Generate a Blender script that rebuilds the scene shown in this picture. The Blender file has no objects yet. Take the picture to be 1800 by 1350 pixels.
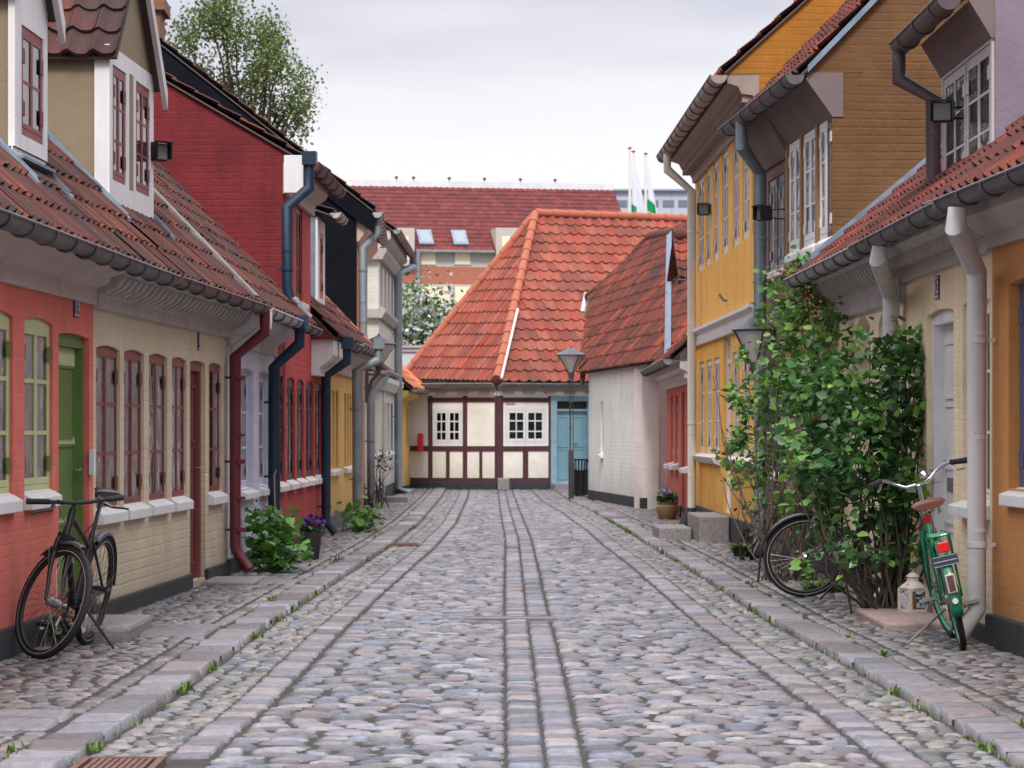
import bpy, bmesh, math, random
import numpy as np
from mathutils import Vector, Matrix
random.seed(7); rng = np.random.default_rng(11)
sc = bpy.context.scene
col = sc.collection
R = math.radians

# ------------------------------------------------------------------ camera
F, PX0, PY0, EYE = 4600.0, 900.0, 756.0, 1.4          # focal length in photo pixels, principal column, horizon row, eye height
cd = bpy.data.cameras.new('camera'); cam = bpy.data.objects.new('camera', cd); col.objects.link(cam)
cam.location = (0, 0, EYE); cam.rotation_euler = (R(90), 0, 0)
cd.sensor_width = 36; cd.lens = 36*F/1800; cd.shift_y = (PY0-675)/1800
cd.clip_end = 2000; cd.clip_start = .1
cd.dof.use_dof = True; cd.dof.focus_distance = 17.5; cd.dof.aperture_fstop = 9.5
sc.camera = cam
# ------------------------------------------------------------------ light
SUN_EL, SUN_AZ = 48, 184
w = bpy.data.worlds.new('World'); sc.world = w; w.use_nodes = True
nt = w.node_tree; nt.nodes.clear()
def N(tree, t, **k):
    n = tree.nodes.new(t)
    for a, b in k.items():
        if a.startswith('i_'): n.inputs[a[2:].replace('_', ' ')].default_value = b
        else: setattr(n, a, b)
    return n
out = N(nt, 'ShaderNodeOutputWorld'); bg = N(nt, 'ShaderNodeBackground'); nt.links.new(bg.outputs[0], out.inputs[0])
sky = N(nt, 'ShaderNodeTexSky', sky_type='NISHITA', sun_disc=False, sun_elevation=R(SUN_EL), sun_rotation=R(SUN_AZ))
tc = N(nt, 'ShaderNodeTexCoord'); sep = N(nt, 'ShaderNodeSeparateXYZ'); nt.links.new(tc.outputs['Generated'], sep.inputs[0])
mp = N(nt, 'ShaderNodeMapping'); mp.inputs['Scale'].default_value = (2.2, 2.2, 13); nt.links.new(tc.outputs['Generated'], mp.inputs[0])
no = N(nt, 'ShaderNodeTexNoise', i_Scale=1.6, i_Detail=5, i_Roughness=.5); nt.links.new(mp.outputs[0], no.inputs['Vector'])
ma = N(nt, 'ShaderNodeMath', operation='MULTIPLY_ADD'); nt.links.new(no.outputs[0], ma.inputs[0]); ma.inputs[1].default_value = .12
sb_ = N(nt, 'ShaderNodeMath', operation='SUBTRACT'); nt.links.new(sep.outputs['Z'], sb_.inputs[0]); sb_.inputs[1].default_value = .02; nt.links.new(sb_.outputs[0], ma.inputs[2])
cr = N(nt, 'ShaderNodeValToRGB'); nt.links.new(ma.outputs[0], cr.inputs[0])
els = cr.color_ramp.elements
els[0].position = 0; els[0].color = (.84, .82, .80, 1)
els[1].position = .145; els[1].color = (.82, .80, .82, 1)
for p, c in ((.172, (.74, .73, .77, 1)), (.198, (.57, .565, .64, 1)), (.222, (.47, .475, .58, 1)), (.27, (.62, .64, .75, 1)), (.45, (1.15, 1.15, 1.25, 1)), (1, (2.1, 2.1, 2.2, 1))):
    e = els.new(p); e.color = c
skm = N(nt, 'ShaderNodeMix', data_type='RGBA', blend_type='ADD'); skm.inputs[0].default_value = .006
nt.links.new(cr.outputs[0], skm.inputs[6]); nt.links.new(sky.outputs[0], skm.inputs[7])
nt.links.new(skm.outputs[2], bg.inputs[0]); bg.inputs[1].default_value = 0.89
sd = bpy.data.lights.new('sun', 'SUN'); sd.energy = 2.1; sd.angle = R(12); sd.color = (1, .95, .88)
so = bpy.data.objects.new('sun', sd); col.objects.link(so)
sa = R(SUN_AZ)
sdir = Vector((math.sin(sa)*math.cos(R(SUN_EL)), math.cos(sa)*math.cos(R(SUN_EL)), math.sin(R(SUN_EL))))
so.rotation_euler = sdir.to_track_quat('Z', 'Y').to_euler()
vs = sc.view_settings; vs.view_transform = 'Standard'; vs.look = 'None'; vs.exposure = 0.42; vs.gamma = 1; vs.use_curve_mapping = False

# ------------------------------------------------------------------ materials
MC = {}
def mat(name, c, rough=.75, metal=0, var=.12, vs_=2.5, bump=0., bs=40, brick=0., streak=0., c2=None, c2s=3, c2f=.5, spec=.4, boards=0, tint=False, coat=0):
    if name in MC: return MC[name]
    m = bpy.data.materials.new(name); m.use_nodes = True; t = m.node_tree; L = t.links.new
    b = t.nodes['Principled BSDF']; b.inputs['Roughness'].default_value = rough; b.inputs['Metallic'].default_value = metal
    b.inputs['Specular IOR Level'].default_value = spec; b.inputs['Coat Weight'].default_value = coat
    tcn = N(t, 'ShaderNodeTexCoord'); oc = tcn.outputs['Object']
    n1 = N(t, 'ShaderNodeTexNoise', i_Scale=vs_, i_Detail=6, i_Roughness=.62); L(oc, n1.inputs['Vector'])
    mr = N(t, 'ShaderNodeMapRange'); L(n1.outputs[0], mr.inputs[0]); mr.inputs[1].default_value = .3; mr.inputs[2].default_value = .7
    mr.inputs[3].default_value = 1-var; mr.inputs[4].default_value = 1+var*.6
    if tint:
        at = N(t, 'ShaderNodeAttribute', attribute_name='tint'); base = at.outputs['Color']
    else:
        rg = N(t, 'ShaderNodeRGB'); rg.outputs[0].default_value = (*c, 1); base = rg.outputs[0]
    if c2:
        n2 = N(t, 'ShaderNodeTexNoise', i_Scale=c2s, i_Detail=8, i_Roughness=.7); L(oc, n2.inputs['Vector'])
        r2 = N(t, 'ShaderNodeValToRGB'); L(n2.outputs[0], r2.inputs[0]); r2.color_ramp.elements[0].position = c2f; r2.color_ramp.elements[1].position = min(1, c2f+.1)
        mx = N(t, 'ShaderNodeMix', data_type='RGBA'); L(r2.outputs[0], mx.inputs[0]); L(base, mx.inputs[6]); mx.inputs[7].default_value = (*c2, 1); base = mx.outputs[2]
    sc_ = N(t, 'ShaderNodeVectorMath', operation='SCALE'); L(base, sc_.inputs[0]); L(mr.outputs[0], sc_.inputs['Scale']); base = sc_.outputs[0]
    if streak:
        mpn = N(t, 'ShaderNodeMapping'); mpn.inputs['Scale'].default_value = (6, 6, .45); L(oc, mpn.inputs[0])
        n3 = N(t, 'ShaderNodeTexNoise', i_Scale=1.3, i_Detail=6, i_Roughness=.7); L(mpn.outputs[0], n3.inputs['Vector'])
        m3 = N(t, 'ShaderNodeMapRange'); L(n3.outputs[0], m3.inputs[0]); m3.inputs[1].default_value = .5; m3.inputs[2].default_value = .75; m3.inputs[3].default_value = 1; m3.inputs[4].default_value = 1-streak
        s3 = N(t, 'ShaderNodeVectorMath', operation='SCALE'); L(base, s3.inputs[0]); L(m3.outputs[0], s3.inputs['Scale']); base = s3.outputs[0]
    if brick:                                            # splash dirt and damp rising from the pavement
        sz = N(t, 'ShaderNodeSeparateXYZ'); L(oc, sz.inputs[0]); nd = N(t, 'ShaderNodeTexNoise', i_Scale=3.5, i_Detail=8, i_Roughness=.7); L(oc, nd.inputs['Vector'])
        a1_ = N(t, 'ShaderNodeMath', operation='MULTIPLY_ADD'); L(nd.outputs[0], a1_.inputs[0]); a1_.inputs[1].default_value = -1.1; L(sz.outputs[2], a1_.inputs[2])
        r_ = N(t, 'ShaderNodeMapRange'); L(a1_.outputs[0], r_.inputs[0]); r_.inputs[1].default_value = -.45; r_.inputs[2].default_value = .25; r_.inputs[3].default_value = .55; r_.inputs[4].default_value = 0
        md = N(t, 'ShaderNodeMix', data_type='RGBA'); L(r_.outputs[0], md.inputs[0]); L(base, md.inputs[6]); md.inputs[7].default_value = (c[0]*.5+.03, c[1]*.5+.03, c[2]*.5+.03, 1); base = md.outputs[2]
        n9 = N(t, 'ShaderNodeTexNoise', i_Scale=.9, i_Detail=9, i_Roughness=.75); L(oc, n9.inputs['Vector'])
        r9 = N(t, 'ShaderNodeMapRange'); L(n9.outputs[0], r9.inputs[0]); r9.inputs[1].default_value = .35; r9.inputs[2].default_value = .65; r9.inputs[3].default_value = .86; r9.inputs[4].default_value = 1.08
        s9 = N(t, 'ShaderNodeVectorMath', operation='SCALE'); L(base, s9.inputs[0]); L(r9.outputs[0], s9.inputs['Scale']); base = s9.outputs[0]
    L(base, b.inputs['Base Color'])
    hgt = None
    if bump:
        nb = N(t, 'ShaderNodeTexNoise', i_Scale=bs, i_Detail=5, i_Roughness=.6); L(oc, nb.inputs['Vector'])
        bp = N(t, 'ShaderNodeBump'); bp.inputs['Strength'].default_value = 1; bp.inputs['Distance'].default_value = bump; L(nb.outputs[0], bp.inputs['Height']); hgt = bp
    if brick or boards:
        sp = N(t, 'ShaderNodeSeparateXYZ')
        nw = N(t, 'ShaderNodeTexNoise', i_Scale=2.2, i_Detail=3); L(oc, nw.inputs['Vector'])
        wv = N(t, 'ShaderNodeVectorMath', operation='SCALE'); L(nw.outputs['Color'], wv.inputs[0]); wv.inputs['Scale'].default_value = .022
        av = N(t, 'ShaderNodeVectorMath', operation='ADD'); L(oc, av.inputs[0]); L(wv.outputs[0], av.inputs[1]); L(av.outputs[0], sp.inputs[0])
        ad = N(t, 'ShaderNodeMath', operation='ADD'); L(sp.outputs[0], ad.inputs[0]); L(sp.outputs[1], ad.inputs[1])
        cb = N(t, 'ShaderNodeCombineXYZ')
        if boards: L(sp.outputs[2], cb.inputs[0]); L(ad.outputs[0], cb.inputs[1])
        else: L(ad.outputs[0], cb.inputs[0]); L(sp.outputs[2], cb.inputs[1])
        br = N(t, 'ShaderNodeTexBrick'); L(cb.outputs[0], br.inputs['Vector']); br.inputs['Scale'].default_value = 1
        br.inputs['Brick Width'].default_value = 9 if boards else .24; br.inputs['Row Height'].default_value = boards if boards else .078
        br.inputs['Mortar Size'].default_value = .012; br.inputs['Mortar Smooth'].default_value = .6
        iv = N(t, 'ShaderNodeMath', operation='SUBTRACT'); iv.inputs[0].default_value = 1; L(br.outputs['Fac'], iv.inputs[1])
        bb = N(t, 'ShaderNodeBump'); bb.inputs['Strength'].default_value = 1; bb.inputs['Distance'].default_value = brick*.26 if brick else .006
        nk = N(t, 'ShaderNodeTexNoise', i_Scale=1.7, i_Detail=4, i_Roughness=.65); L(oc, nk.inputs['Vector'])
        mk = N(t, 'ShaderNodeMapRange'); L(nk.outputs[0], mk.inputs[0]); mk.inputs[1].default_value = .35; mk.inputs[2].default_value = .62; mk.inputs[3].default_value = .25
        mm_ = N(t, 'ShaderNodeMath', operation='MULTIPLY'); L(iv.outputs[0], mm_.inputs[0]); L(mk.outputs[0], mm_.inputs[1]); L(mm_.outputs[0], bb.inputs['Height'])
        if hgt: L(hgt.outputs[0], bb.inputs['Normal'])
        hgt = bb
    if hgt: L(hgt.outputs[0], b.inputs['Normal'])
    MC[name] = m; return m

def tilemat(name, cols, dirt=(.05, .04, .04), dirtf=.58):
    m = bpy.data.materials.new(name); m.use_nodes = True; t = m.node_tree; L = t.links.new
    b = t.nodes['Principled BSDF']; b.inputs['Roughness'].default_value = .85; b.inputs['Specular IOR Level'].default_value = .15
    uv = N(t, 'ShaderNodeUVMap'); fl = N(t, 'ShaderNodeVectorMath', operation='FLOOR'); L(uv.outputs[0], fl.inputs[0])
    wn = N(t, 'ShaderNodeTexWhiteNoise', noise_dimensions='2D'); L(fl.outputs[0], wn.inputs['Vector'])
    r = N(t, 'ShaderNodeValToRGB'); L(wn.outputs['Value'], r.inputs[0])
    e = r.color_ramp.elements; e[0].color = (*cols[0], 1); e[1].color = (*cols[-1], 1)
    for i, c in enumerate(cols[1:-1]): x = e.new((i+1)/(len(cols)-1)); x.color = (*c, 1)
    tcn = N(t, 'ShaderNodeTexCoord')
    n1 = N(t, 'ShaderNodeTexNoise', i_Scale=9, i_Detail=7, i_Roughness=.7); L(tcn.outputs['Object'], n1.inputs['Vector'])
    n2 = N(t, 'ShaderNodeTexNoise', i_Scale=1.1, i_Detail=4); L(tcn.outputs['Object'], n2.inputs['Vector'])
    ad = N(t, 'ShaderNodeMath', operation='MULTIPLY_ADD'); L(n2.outputs[0], ad.inputs[0]); ad.inputs[1].default_value = .5; 
    mm = N(t, 'ShaderNodeMath', operation='MULTIPLY'); L(n1.outputs[0], mm.inputs[0]); mm.inputs[1].default_value = .6; L(mm.outputs[0], ad.inputs[2])
    r2 = N(t, 'ShaderNodeMapRange'); L(ad.outputs[0], r2.inputs[0]); r2.inputs[1].default_value = dirtf-.1; r2.inputs[2].default_value = dirtf+.15
    mx = N(t, 'ShaderNodeMix', data_type='RGBA'); L(r2.outputs[0], mx.inputs[0]); L(r.outputs[0], mx.inputs[6]); mx.inputs[7].default_value = (*dirt, 1)
    n3 = N(t, 'ShaderNodeTexNoise', i_Scale=34, i_Detail=3, i_Roughness=.6); L(tcn.outputs['Object'], n3.inputs['Vector'])
    r3 = N(t, 'ShaderNodeMapRange'); L(n3.outputs[0], r3.inputs[0]); r3.inputs[1].default_value = .64; r3.inputs[2].default_value = .72; r3.inputs[4].default_value = .55
    m3 = N(t, 'ShaderNodeMix', data_type='RGBA'); L(r3.outputs[0], m3.inputs[0]); L(mx.outputs[2], m3.inputs[6]); m3.inputs[7].default_value = (cols[0][0]*.5+.12, cols[0][1]*.5+.11, cols[0][2]*.5+.09, 1)
    L(m3.outputs[2], b.inputs['Base Color'])
    bp = N(t, 'ShaderNodeBump'); bp.inputs['Distance'].default_value = .006; L(n1.outputs[0], bp.inputs['Height']); L(bp.outputs[0], b.inputs['Normal'])
    return m

WHITE = mat('white_paint', (.72, .71, .72), .5, var=.08, bump=.002, bs=60, streak=.15)
OFFW = mat('weathered_white', (.50, .46, .46), .6, var=.15, bump=.004, bs=50, streak=.3)
ZINC = mat('zinc', (.30, .31, .34), .45, metal=.5, var=.25, vs_=5, streak=.35)
ZINCD = mat('zinc_dark', (.13, .12, .13), .5, metal=.3, var=.3, vs_=5, streak=.3)
LEAD = mat('lead', (.20, .25, .32), .55, metal=.2, var=.3, vs_=6)
PLINTH = mat('plinth_tar', (.035, .038, .045), .7, var=.3, vs_=6, bump=.006, bs=25)
STONE = mat('granite', (.24, .22, .22), .8, var=.35, vs_=30, bump=.006, bs=60)
BLACKM = mat('black_metal', (.012, .012, .014), .35, var=.1)
DARKIN = mat('interior', (.05, .045, .04), .9)
CURT = mat('curtain', (.84, .82, .83), .9, var=.1)
CHROME = mat('chrome', (.6, .6, .62), .2, metal=1, var=.1)
def glassmat(ior=1.38, bd=.015, name='window_glass'):
    m = bpy.data.materials.new(name); m.use_nodes = True; t = m.node_tree; t.nodes.clear(); L = t.links.new
    o = N(t, 'ShaderNodeOutputMaterial'); mx = N(t, 'ShaderNodeMixShader'); tr = N(t, 'ShaderNodeBsdfTransparent'); tr.inputs[0].default_value = (.82, .86, .86, 1)
    gl = N(t, 'ShaderNodeBsdfGlossy'); gl.inputs['Roughness'].default_value = .01; fr = N(t, 'ShaderNodeFresnel'); fr.inputs[0].default_value = ior
    nn = N(t, 'ShaderNodeTexNoise', i_Scale=3.0, i_Detail=2); tcn = N(t, 'ShaderNodeTexCoord'); L(tcn.outputs['Object'], nn.inputs['Vector'])
    bp = N(t, 'ShaderNodeBump'); bp.inputs['Distance'].default_value = bd; L(nn.outputs[0], bp.inputs['Height']); L(bp.outputs[0], gl.inputs['Normal'])
    L(fr.outputs[0], mx.inputs[0]); L(tr.outputs[0], mx.inputs[1]); L(gl.outputs[0], mx.inputs[2]); L(mx.outputs[0], o.inputs[0]); return m
GLASS = glassmat(); GLASS2 = glassmat(2.3, .004, 'double_glazing')
def leafmat(name, rough=.42):
    m = mat(name, (.1, .2, .05), rough, var=.2, vs_=8, tint=True, spec=.5)
    t = m.node_tree; b = t.nodes['Principled BSDF']; o = [n for n in t.nodes if n.type == 'OUTPUT_MATERIAL'][0]
    tl = N(t, 'ShaderNodeBsdfTranslucent'); at = [n for n in t.nodes if n.type == 'ATTRIBUTE'][0]; t.links.new(at.outputs['Color'], tl.inputs[0])
    mx = N(t, 'ShaderNodeMixShader'); mx.inputs[0].default_value = .3; t.links.new(b.outputs[0], mx.inputs[1]); t.links.new(tl.outputs[0], mx.inputs[2]); t.links.new(mx.outputs[0], o.inputs[0])
    return m
LEAF = leafmat('leaf'); BARK = mat('bark', (.06, .045, .035), .9, var=.3, vs_=20)

# ------------------------------------------------------------------ mesh helpers
def link(o, parent=None):
    col.objects.link(o)
    if parent is not None: o.parent = parent
    return o
def tag(o, label=None, cat=None, group=None, kind=None):
    if label: o['label'] = label
    if cat: o['category'] = cat
    if group: o['group'] = group
    if kind: o['kind'] = kind
    return o
def empty(name, loc=(0, 0, 0), rot=(0, 0, 0), label=None, cat=None, group=None):
    o = bpy.data.objects.new(name, None); o.location = loc; o.rotation_euler = rot; o.empty_display_size = .2
    link(o); return tag(o, label, cat, group)
class MB:
    def __init__(s): s.v = []; s.f = []; s.m = []; s.sm = []; s.uv = None; s.T = None
    def add(s, vs, fs, mi=0, smooth=False):
        o = len(s.v)
        if s.T is not None: vs = [tuple(s.T @ Vector(p)) for p in vs]
        s.v += [tuple(p) for p in vs]
        for f in fs: s.f.append(tuple(i+o for i in f)); s.m.append(mi); s.sm.append(smooth)
    def box(s, x0, x1, y0, y1, z0, z1, mi=0):
        s.add([(x0, y0, z0), (x1, y0, z0), (x1, y1, z0), (x0, y1, z0), (x0, y0, z1), (x1, y0, z1), (x1, y1, z1), (x0, y1, z1)],
              [(0, 3, 2, 1), (4, 5, 6, 7), (0, 1, 5, 4), (1, 2, 6, 5), (2, 3, 7, 6), (3, 0, 4, 7)], mi)
    def prism(s, poly, d, mi=0):      # poly: 3-D outline, d: extrusion vector
        n = len(poly); d = Vector(d); a = [Vector(p) for p in poly]; b = [p+d for p in a]
        s.add(a+b, [tuple(range(n))[::-1], tuple(range(n, 2*n))]+[(i, (i+1) % n, n+(i+1) % n, n+i) for i in range(n)], mi)
    def tube(s, path, r, n=10, mi=0, cap=True, smooth=True, sy=1.):
        P = [Vector(p) for p in path]; rs = r if isinstance(r, (list, tuple)) else [r]*len(P)
        vs = []; up = None
        for i, p in enumerate(P):
            d = (P[min(i+1, len(P)-1)]-P[max(i-1, 0)])
            if d.length < 1e-9: d = Vector((0, 0, 1))
            d.normalize()
            if up is None: up = Vector((0, 0, 1)) if abs(d.z) < .9 else Vector((1, 0, 0))
            a = d.cross(up)
            if a.length < 1e-6: a = d.orthogonal()
            a.normalize(); b = a.cross(d).normalized(); up = b
            k = 1.
            if 0 < i < len(P)-1:
                d1 = (P[i]-P[i-1]).normalized(); d2 = (P[i+1]-P[i]).normalized(); k = 1/max(.6, math.cos(d1.angle(d2, 0)/2))
            for j in range(n):
                t = 2*math.pi*j/n; vs.append(p+(a*math.cos(t)*k+b*math.sin(t)*sy)*rs[i])
        fs = [(i*n+j, i*n+(j+1) % n, (i+1)*n+(j+1) % n, (i+1)*n+j) for i in range(len(P)-1) for j in range(n)]
        if cap: fs += [tuple(range(n))[::-1], tuple(range((len(P)-1)*n, len(P)*n))]
        s.add(vs, fs, mi, smooth)
    def lathe(s, prof, c=(0, 0, 0), n=20, mi=0, smooth=True, sq=None):
        c = Vector(c); vs = []
        for r, z in prof:
            for j in range(n):
                t = 2*math.pi*(j+.5)/n; vs.append(c+Vector((math.cos(t)*r, math.sin(t)*r, z)))
        s.add(vs, [(i*n+j, i*n+(j+1) % n, (i+1)*n+(j+1) % n, (i+1)*n+j) for i in range(len(prof)-1) for j in range(n)]+[tuple(range(n))[::-1], tuple(range((len(prof)-1)*n, len(prof)*n))], mi, smooth)
    def build(s, name, mats, parent=None, bevel=0):
        if not isinstance(mats, (list, tuple)): mats = [mats]
        me = bpy.data.meshes.new(name); me.from_pydata(s.v, [], s.f)
        for m in mats: me.materials.append(m)
        me.polygons.foreach_set('material_index', s.m); me.polygons.foreach_set('use_smooth', s.sm)
        if s.uv: 
            ul = me.uv_layers.new(name='UVMap'); ul.data.foreach_set('uv', [c for p in s.uv for c in p])
        me.update(); o = bpy.data.objects.new(name, me); link(o, parent)
        if any(s.sm):
            try: me.set_sharp_from_angle(angle=R(40))
            except Exception: pass
        if bevel:
            b = o.modifiers.new('bevel', 'BEVEL'); b.width = bevel; b.segments = 2; b.limit_method = 'ANGLE'
        return o
def np_mesh(name, V, Q, mats, tint=None, parent=None, smooth=True):
    me = bpy.data.meshes.new(name); V = np.asarray(V, np.float32); Q = np.asarray(Q, np.int32)
    k = Q.shape[1]
    me.vertices.add(len(V)); me.vertices.foreach_set('co', V.ravel())
    me.loops.add(Q.size); me.loops.foreach_set('vertex_index', Q.ravel())
    me.polygons.add(len(Q)); me.polygons.foreach_set('loop_start', np.arange(0, Q.size, k, dtype=np.int32))
    me.update(calc_edges=True); me.polygons.foreach_set('use_smooth', np.full(len(Q), smooth))
    if tint is not None:
        a = me.color_attributes.new('tint', 'FLOAT_COLOR', 'POINT'); a.data.foreach_set('color', np.concatenate([tint, np.ones((len(tint), 1))], 1).astype(np.float32).ravel())
    for m in (mats if isinstance(mats, (list, tuple)) else [mats]): me.materials.append(m)
    me.validate(); o = bpy.data.objects.new(name, me); return link(o, parent)
def gp(px, py, z=0):                                  # point at height z seen at this photo pixel
    D = F*(EYE-z)/(py-PY0); return Vector(((px-PX0)*D/F, D, z))
def at(px, py, D): return Vector(((px-PX0)*D/F, D, EYE-(py-PY0)*D/F))
# ------------------------------------------------------------------ ground and paving
ip = lambda pts: (lambda y: float(np.interp(y, [p[0] for p in pts], [p[1] for p in pts])))
KL = ip([(6, -1.95), (10.9, -1.88), (13.7, -1.80), (18.7, -1.76), (23.2, -1.68), (31.9, -1.5), (39.8, -1.42), (55, -1.5), (63, -1.6)])
KR = ip([(6, 2.25), (11.3, 2.13), (13.2, 2.10), (15.8, 2.03), (19.1, 1.92), (27.9, 1.80), (31.9, 1.70), (37.2, 1.62), (46, 1.4), (53, 1.15), (63, 1.0)])
CS = ip([(6, -.02), (15, -.04), (20, -.06), (34, -.09), (45, -.2), (63, -.35)])
WL = ip([(6, -3.35), (12, -3.22), (18.87, -3.02), (25.05, -2.735), (29.2, -2.65), (35, -2.53), (40.9, -2.45), (47, -2.66), (63.5, -2.4), (70, -3)])
WR = ip([(6, 3.75), (12, 3.4), (17, 3.12), (24.9, 3.05), (29.4, 2.78), (38, 2.66), (46, 2.72), (63, 3.0)])
ROADZ = -.030
tag(MB(), None) if False else None
g = MB(); g.box(-450, 450, -60, 900, -.6, -.16)
tag(g.build('ground', mat('soil_far', (.12, .12, .10), .95, var=.3, vs_=.5)), kind='structure')
SOIL = mat('joint_soil', (.052, .047, .043), .95, var=.45, vs_=9, bump=.01, bs=60, c2=(.045, .065, .022), c2s=1.6, c2f=.60)
def strip(name, fa, fb, z, y0=5, y1=66):
    V = []; Q = []
    ys = np.arange(y0, y1+.01, 1.)
    for y in ys: V += [(fa(y), y, z), (fb(y), y, z), (fa(y), y, z-.12), (fb(y), y, z-.12)]
    for i in range(len(ys)-1):
        a = i*4; Q += [(a, a+1, a+5, a+4), (a+2, a, a+4, a+6), (a+1, a+3, a+7, a+5)]
    o = MB(); o.add(V, Q); return o
STM = mat('cobble_stone', (.3, .3, .3), .48, var=.34, vs_=24, bump=.004, bs=90, tint=True, spec=.6)
PAL = np.array((.95, .95, 1.03))*.46*np.array([(.40, .37, .40), (.44, .41, .44), (.38, .37, .41), (.43, .38, .39), (.30, .33, .40), (.36, .35, .40), (.42, .34, .35), (.46, .37, .34), (.35, .37, .42), (.44, .40, .38), (.20, .22, .27), (.50, .45, .40), (.40, .31, .32), (.33, .33, .36), (.50, .47, .48), (.27, .30, .37)])
PALK = np.array((.97, .96, 1.02))*.46*np.array([(.40, .37, .40), (.44, .41, .42), (.38, .38, .42), (.46, .39, .38)])
PALS = .46*np.array([(.34, .29, .30), (.38, .31, .31), (.28, .28, .32), (.40, .34, .32), (.24, .24, .27), (.33, .31, .34), (.42, .37, .36)])
PALG = np.array((.92, .95, 1.04))*.47*np.array([(.44, .39, .32), (.38, .36, .33), (.30, .32, .36), (.48, .41, .36), (.25, .26, .28), (.42, .34, .32)])
def zone(L, fa, fb, pitch, wmin, wmax, h, z, pal, y0, y1, jy=.12, dome=2.6, gap=.86, wob=.03, drop=0.):
    y = y0
    while y < y1:
        p = pitch*random.uniform(.8, 1.2); xa, xb = fa(y), fb(y)
        x = xa; ws = []
        if wmax >= 9: ws = [xb-xa]
        else:
            while x < xb-wmin*.5:
                wd = random.uniform(wmin, wmax)
                if x+wd > xb-.02 or xb-(x+wd) < wmin*.5: wd = xb-x
                ws.append(wd); x += wd
        x = xa
        for wd in ws:
            if random.random() >= drop:
                cx = x+wd/2; yy = y+random.uniform(-jy, jy)*p+wob*math.sin(cx*2.3+y*.7)
                c = pal[random.randrange(len(pal))]*random.uniform(.55, 1.35)
                L.append((cx, yy, wd*gap*random.uniform(.94, 1.03), p*gap*random.uniform(.92, 1.08), h*random.uniform(.7, 1.25), z+random.uniform(-.005, .005)*(wmax < 9), random.uniform(-.12, .12), dome, *c))
            x += wd
        y += p
def stones(name, L, parent=None, n=7):
    A = np.array(L); K = len(A)
    t = np.linspace(-1, 1, n); a, b = np.meshgrid(t, t, indexing='ij'); a = a.ravel(); b = b.ravel()
    ex = np.where(A[:, 7:8] >= 9, .22, np.where(A[:, 7:8] > 5.5, .5, .85)); hx = np.sign(a)[None]*np.abs(a)[None]**ex; hy = np.sign(b)[None]*np.abs(b)[None]**ex
    kk = np.where(A[:, 7:8] > 4.5, .03, .26)
    X = hx*np.sqrt(1-kk*hy**2); Y = hy*np.sqrt(1-kk*hx**2); rf = np.where(A[:, 7:8] >= 9, .12, np.where(A[:, 7:8] > 4.5, .3, 1.))
    w_, l_, h_, z_, r_, dm = A[:, 2:3], A[:, 3:4], A[:, 4:5], A[:, 5:6], A[:, 6:7], A[:, 7:8]
    jx = 1+.10*rng.standard_normal((K, n*n))*1; jy = 1+.08*rng.standard_normal((K, n*n))
    ph = rng.uniform(0, 6.28, (K, 3))
    ang = np.arctan2(Y, X)
    rad = 1+rf*(.08*np.sin(2*ang+ph[:, :1])+.07*np.sin(3*ang+ph[:, 1:2])+.04*np.sin(5*ang+ph[:, 2:3]))
    lx = X*rad*w_/2; ly = Y*rad*l_/2
    hh = (1-np.abs(a[None])**dm)*(1-np.abs(b[None])**dm)
    hh = np.clip(hh, 0, 1)**np.where(dm >= 9, .35, .7)
    tx = rng.uniform(-.18, .18, (K, 1)); ty = rng.uniform(-.25, .25, (K, 1))
    dp = np.where(dm >= 9, .07, .022); Z = z_-dp+hh*(h_+dp)*(1+tx*a[None]+ty*b[None])+rng.standard_normal((K, n*n))*.0012
    c, s = np.cos(r_), np.sin(r_)
    VX = A[:, 0:1]+lx*c-ly*s; VY = A[:, 1:2]+lx*s+ly*c
    V = np.stack([VX, VY, Z], -1).reshape(-1, 3)
    q = np.array([(i*n+j, (i+1)*n+j, (i+1)*n+j+1, i*n+j+1) for i in range(n-1) for j in range(n-1)])
    Q = (q[None]+(np.arange(K)*n*n)[:, None, None]).reshape(-1, 4)
    T = np.repeat(A[:, 8:11], n*n, 0); e_ = (1-np.abs(a[None])**(dm*2))*(1-np.abs(b[None])**(dm*1.3)); e_ = (.30+.70*np.clip(e_*1.6, 0, 1)).reshape(-1, 1); T = T*e_+np.array((.03, .028, .026))*(1-e_)      # contact shade between stones painted into the tint: rims darkened towards soil colour
    o = np_mesh(name, V, Q, STM, T); o.data.materials.append(SOIL); return o
def with_base(o, mb):                                # join the soil bed into the stone mesh
    b = mb.build('bed', SOIL); bm = bmesh.new(); bm.from_mesh(o.data); n0 = len(bm.faces); bm.from_mesh(b.data); bm.faces.ensure_lookup_table()
    for f in bm.faces[n0:]: f.material_index = 1
    bm.to_mesh(o.data); bm.free(); bpy.data.objects.remove(b); return o
GW, BW = .36, .19                                    # gutter zone and flat band widths
Lr = []
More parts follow.
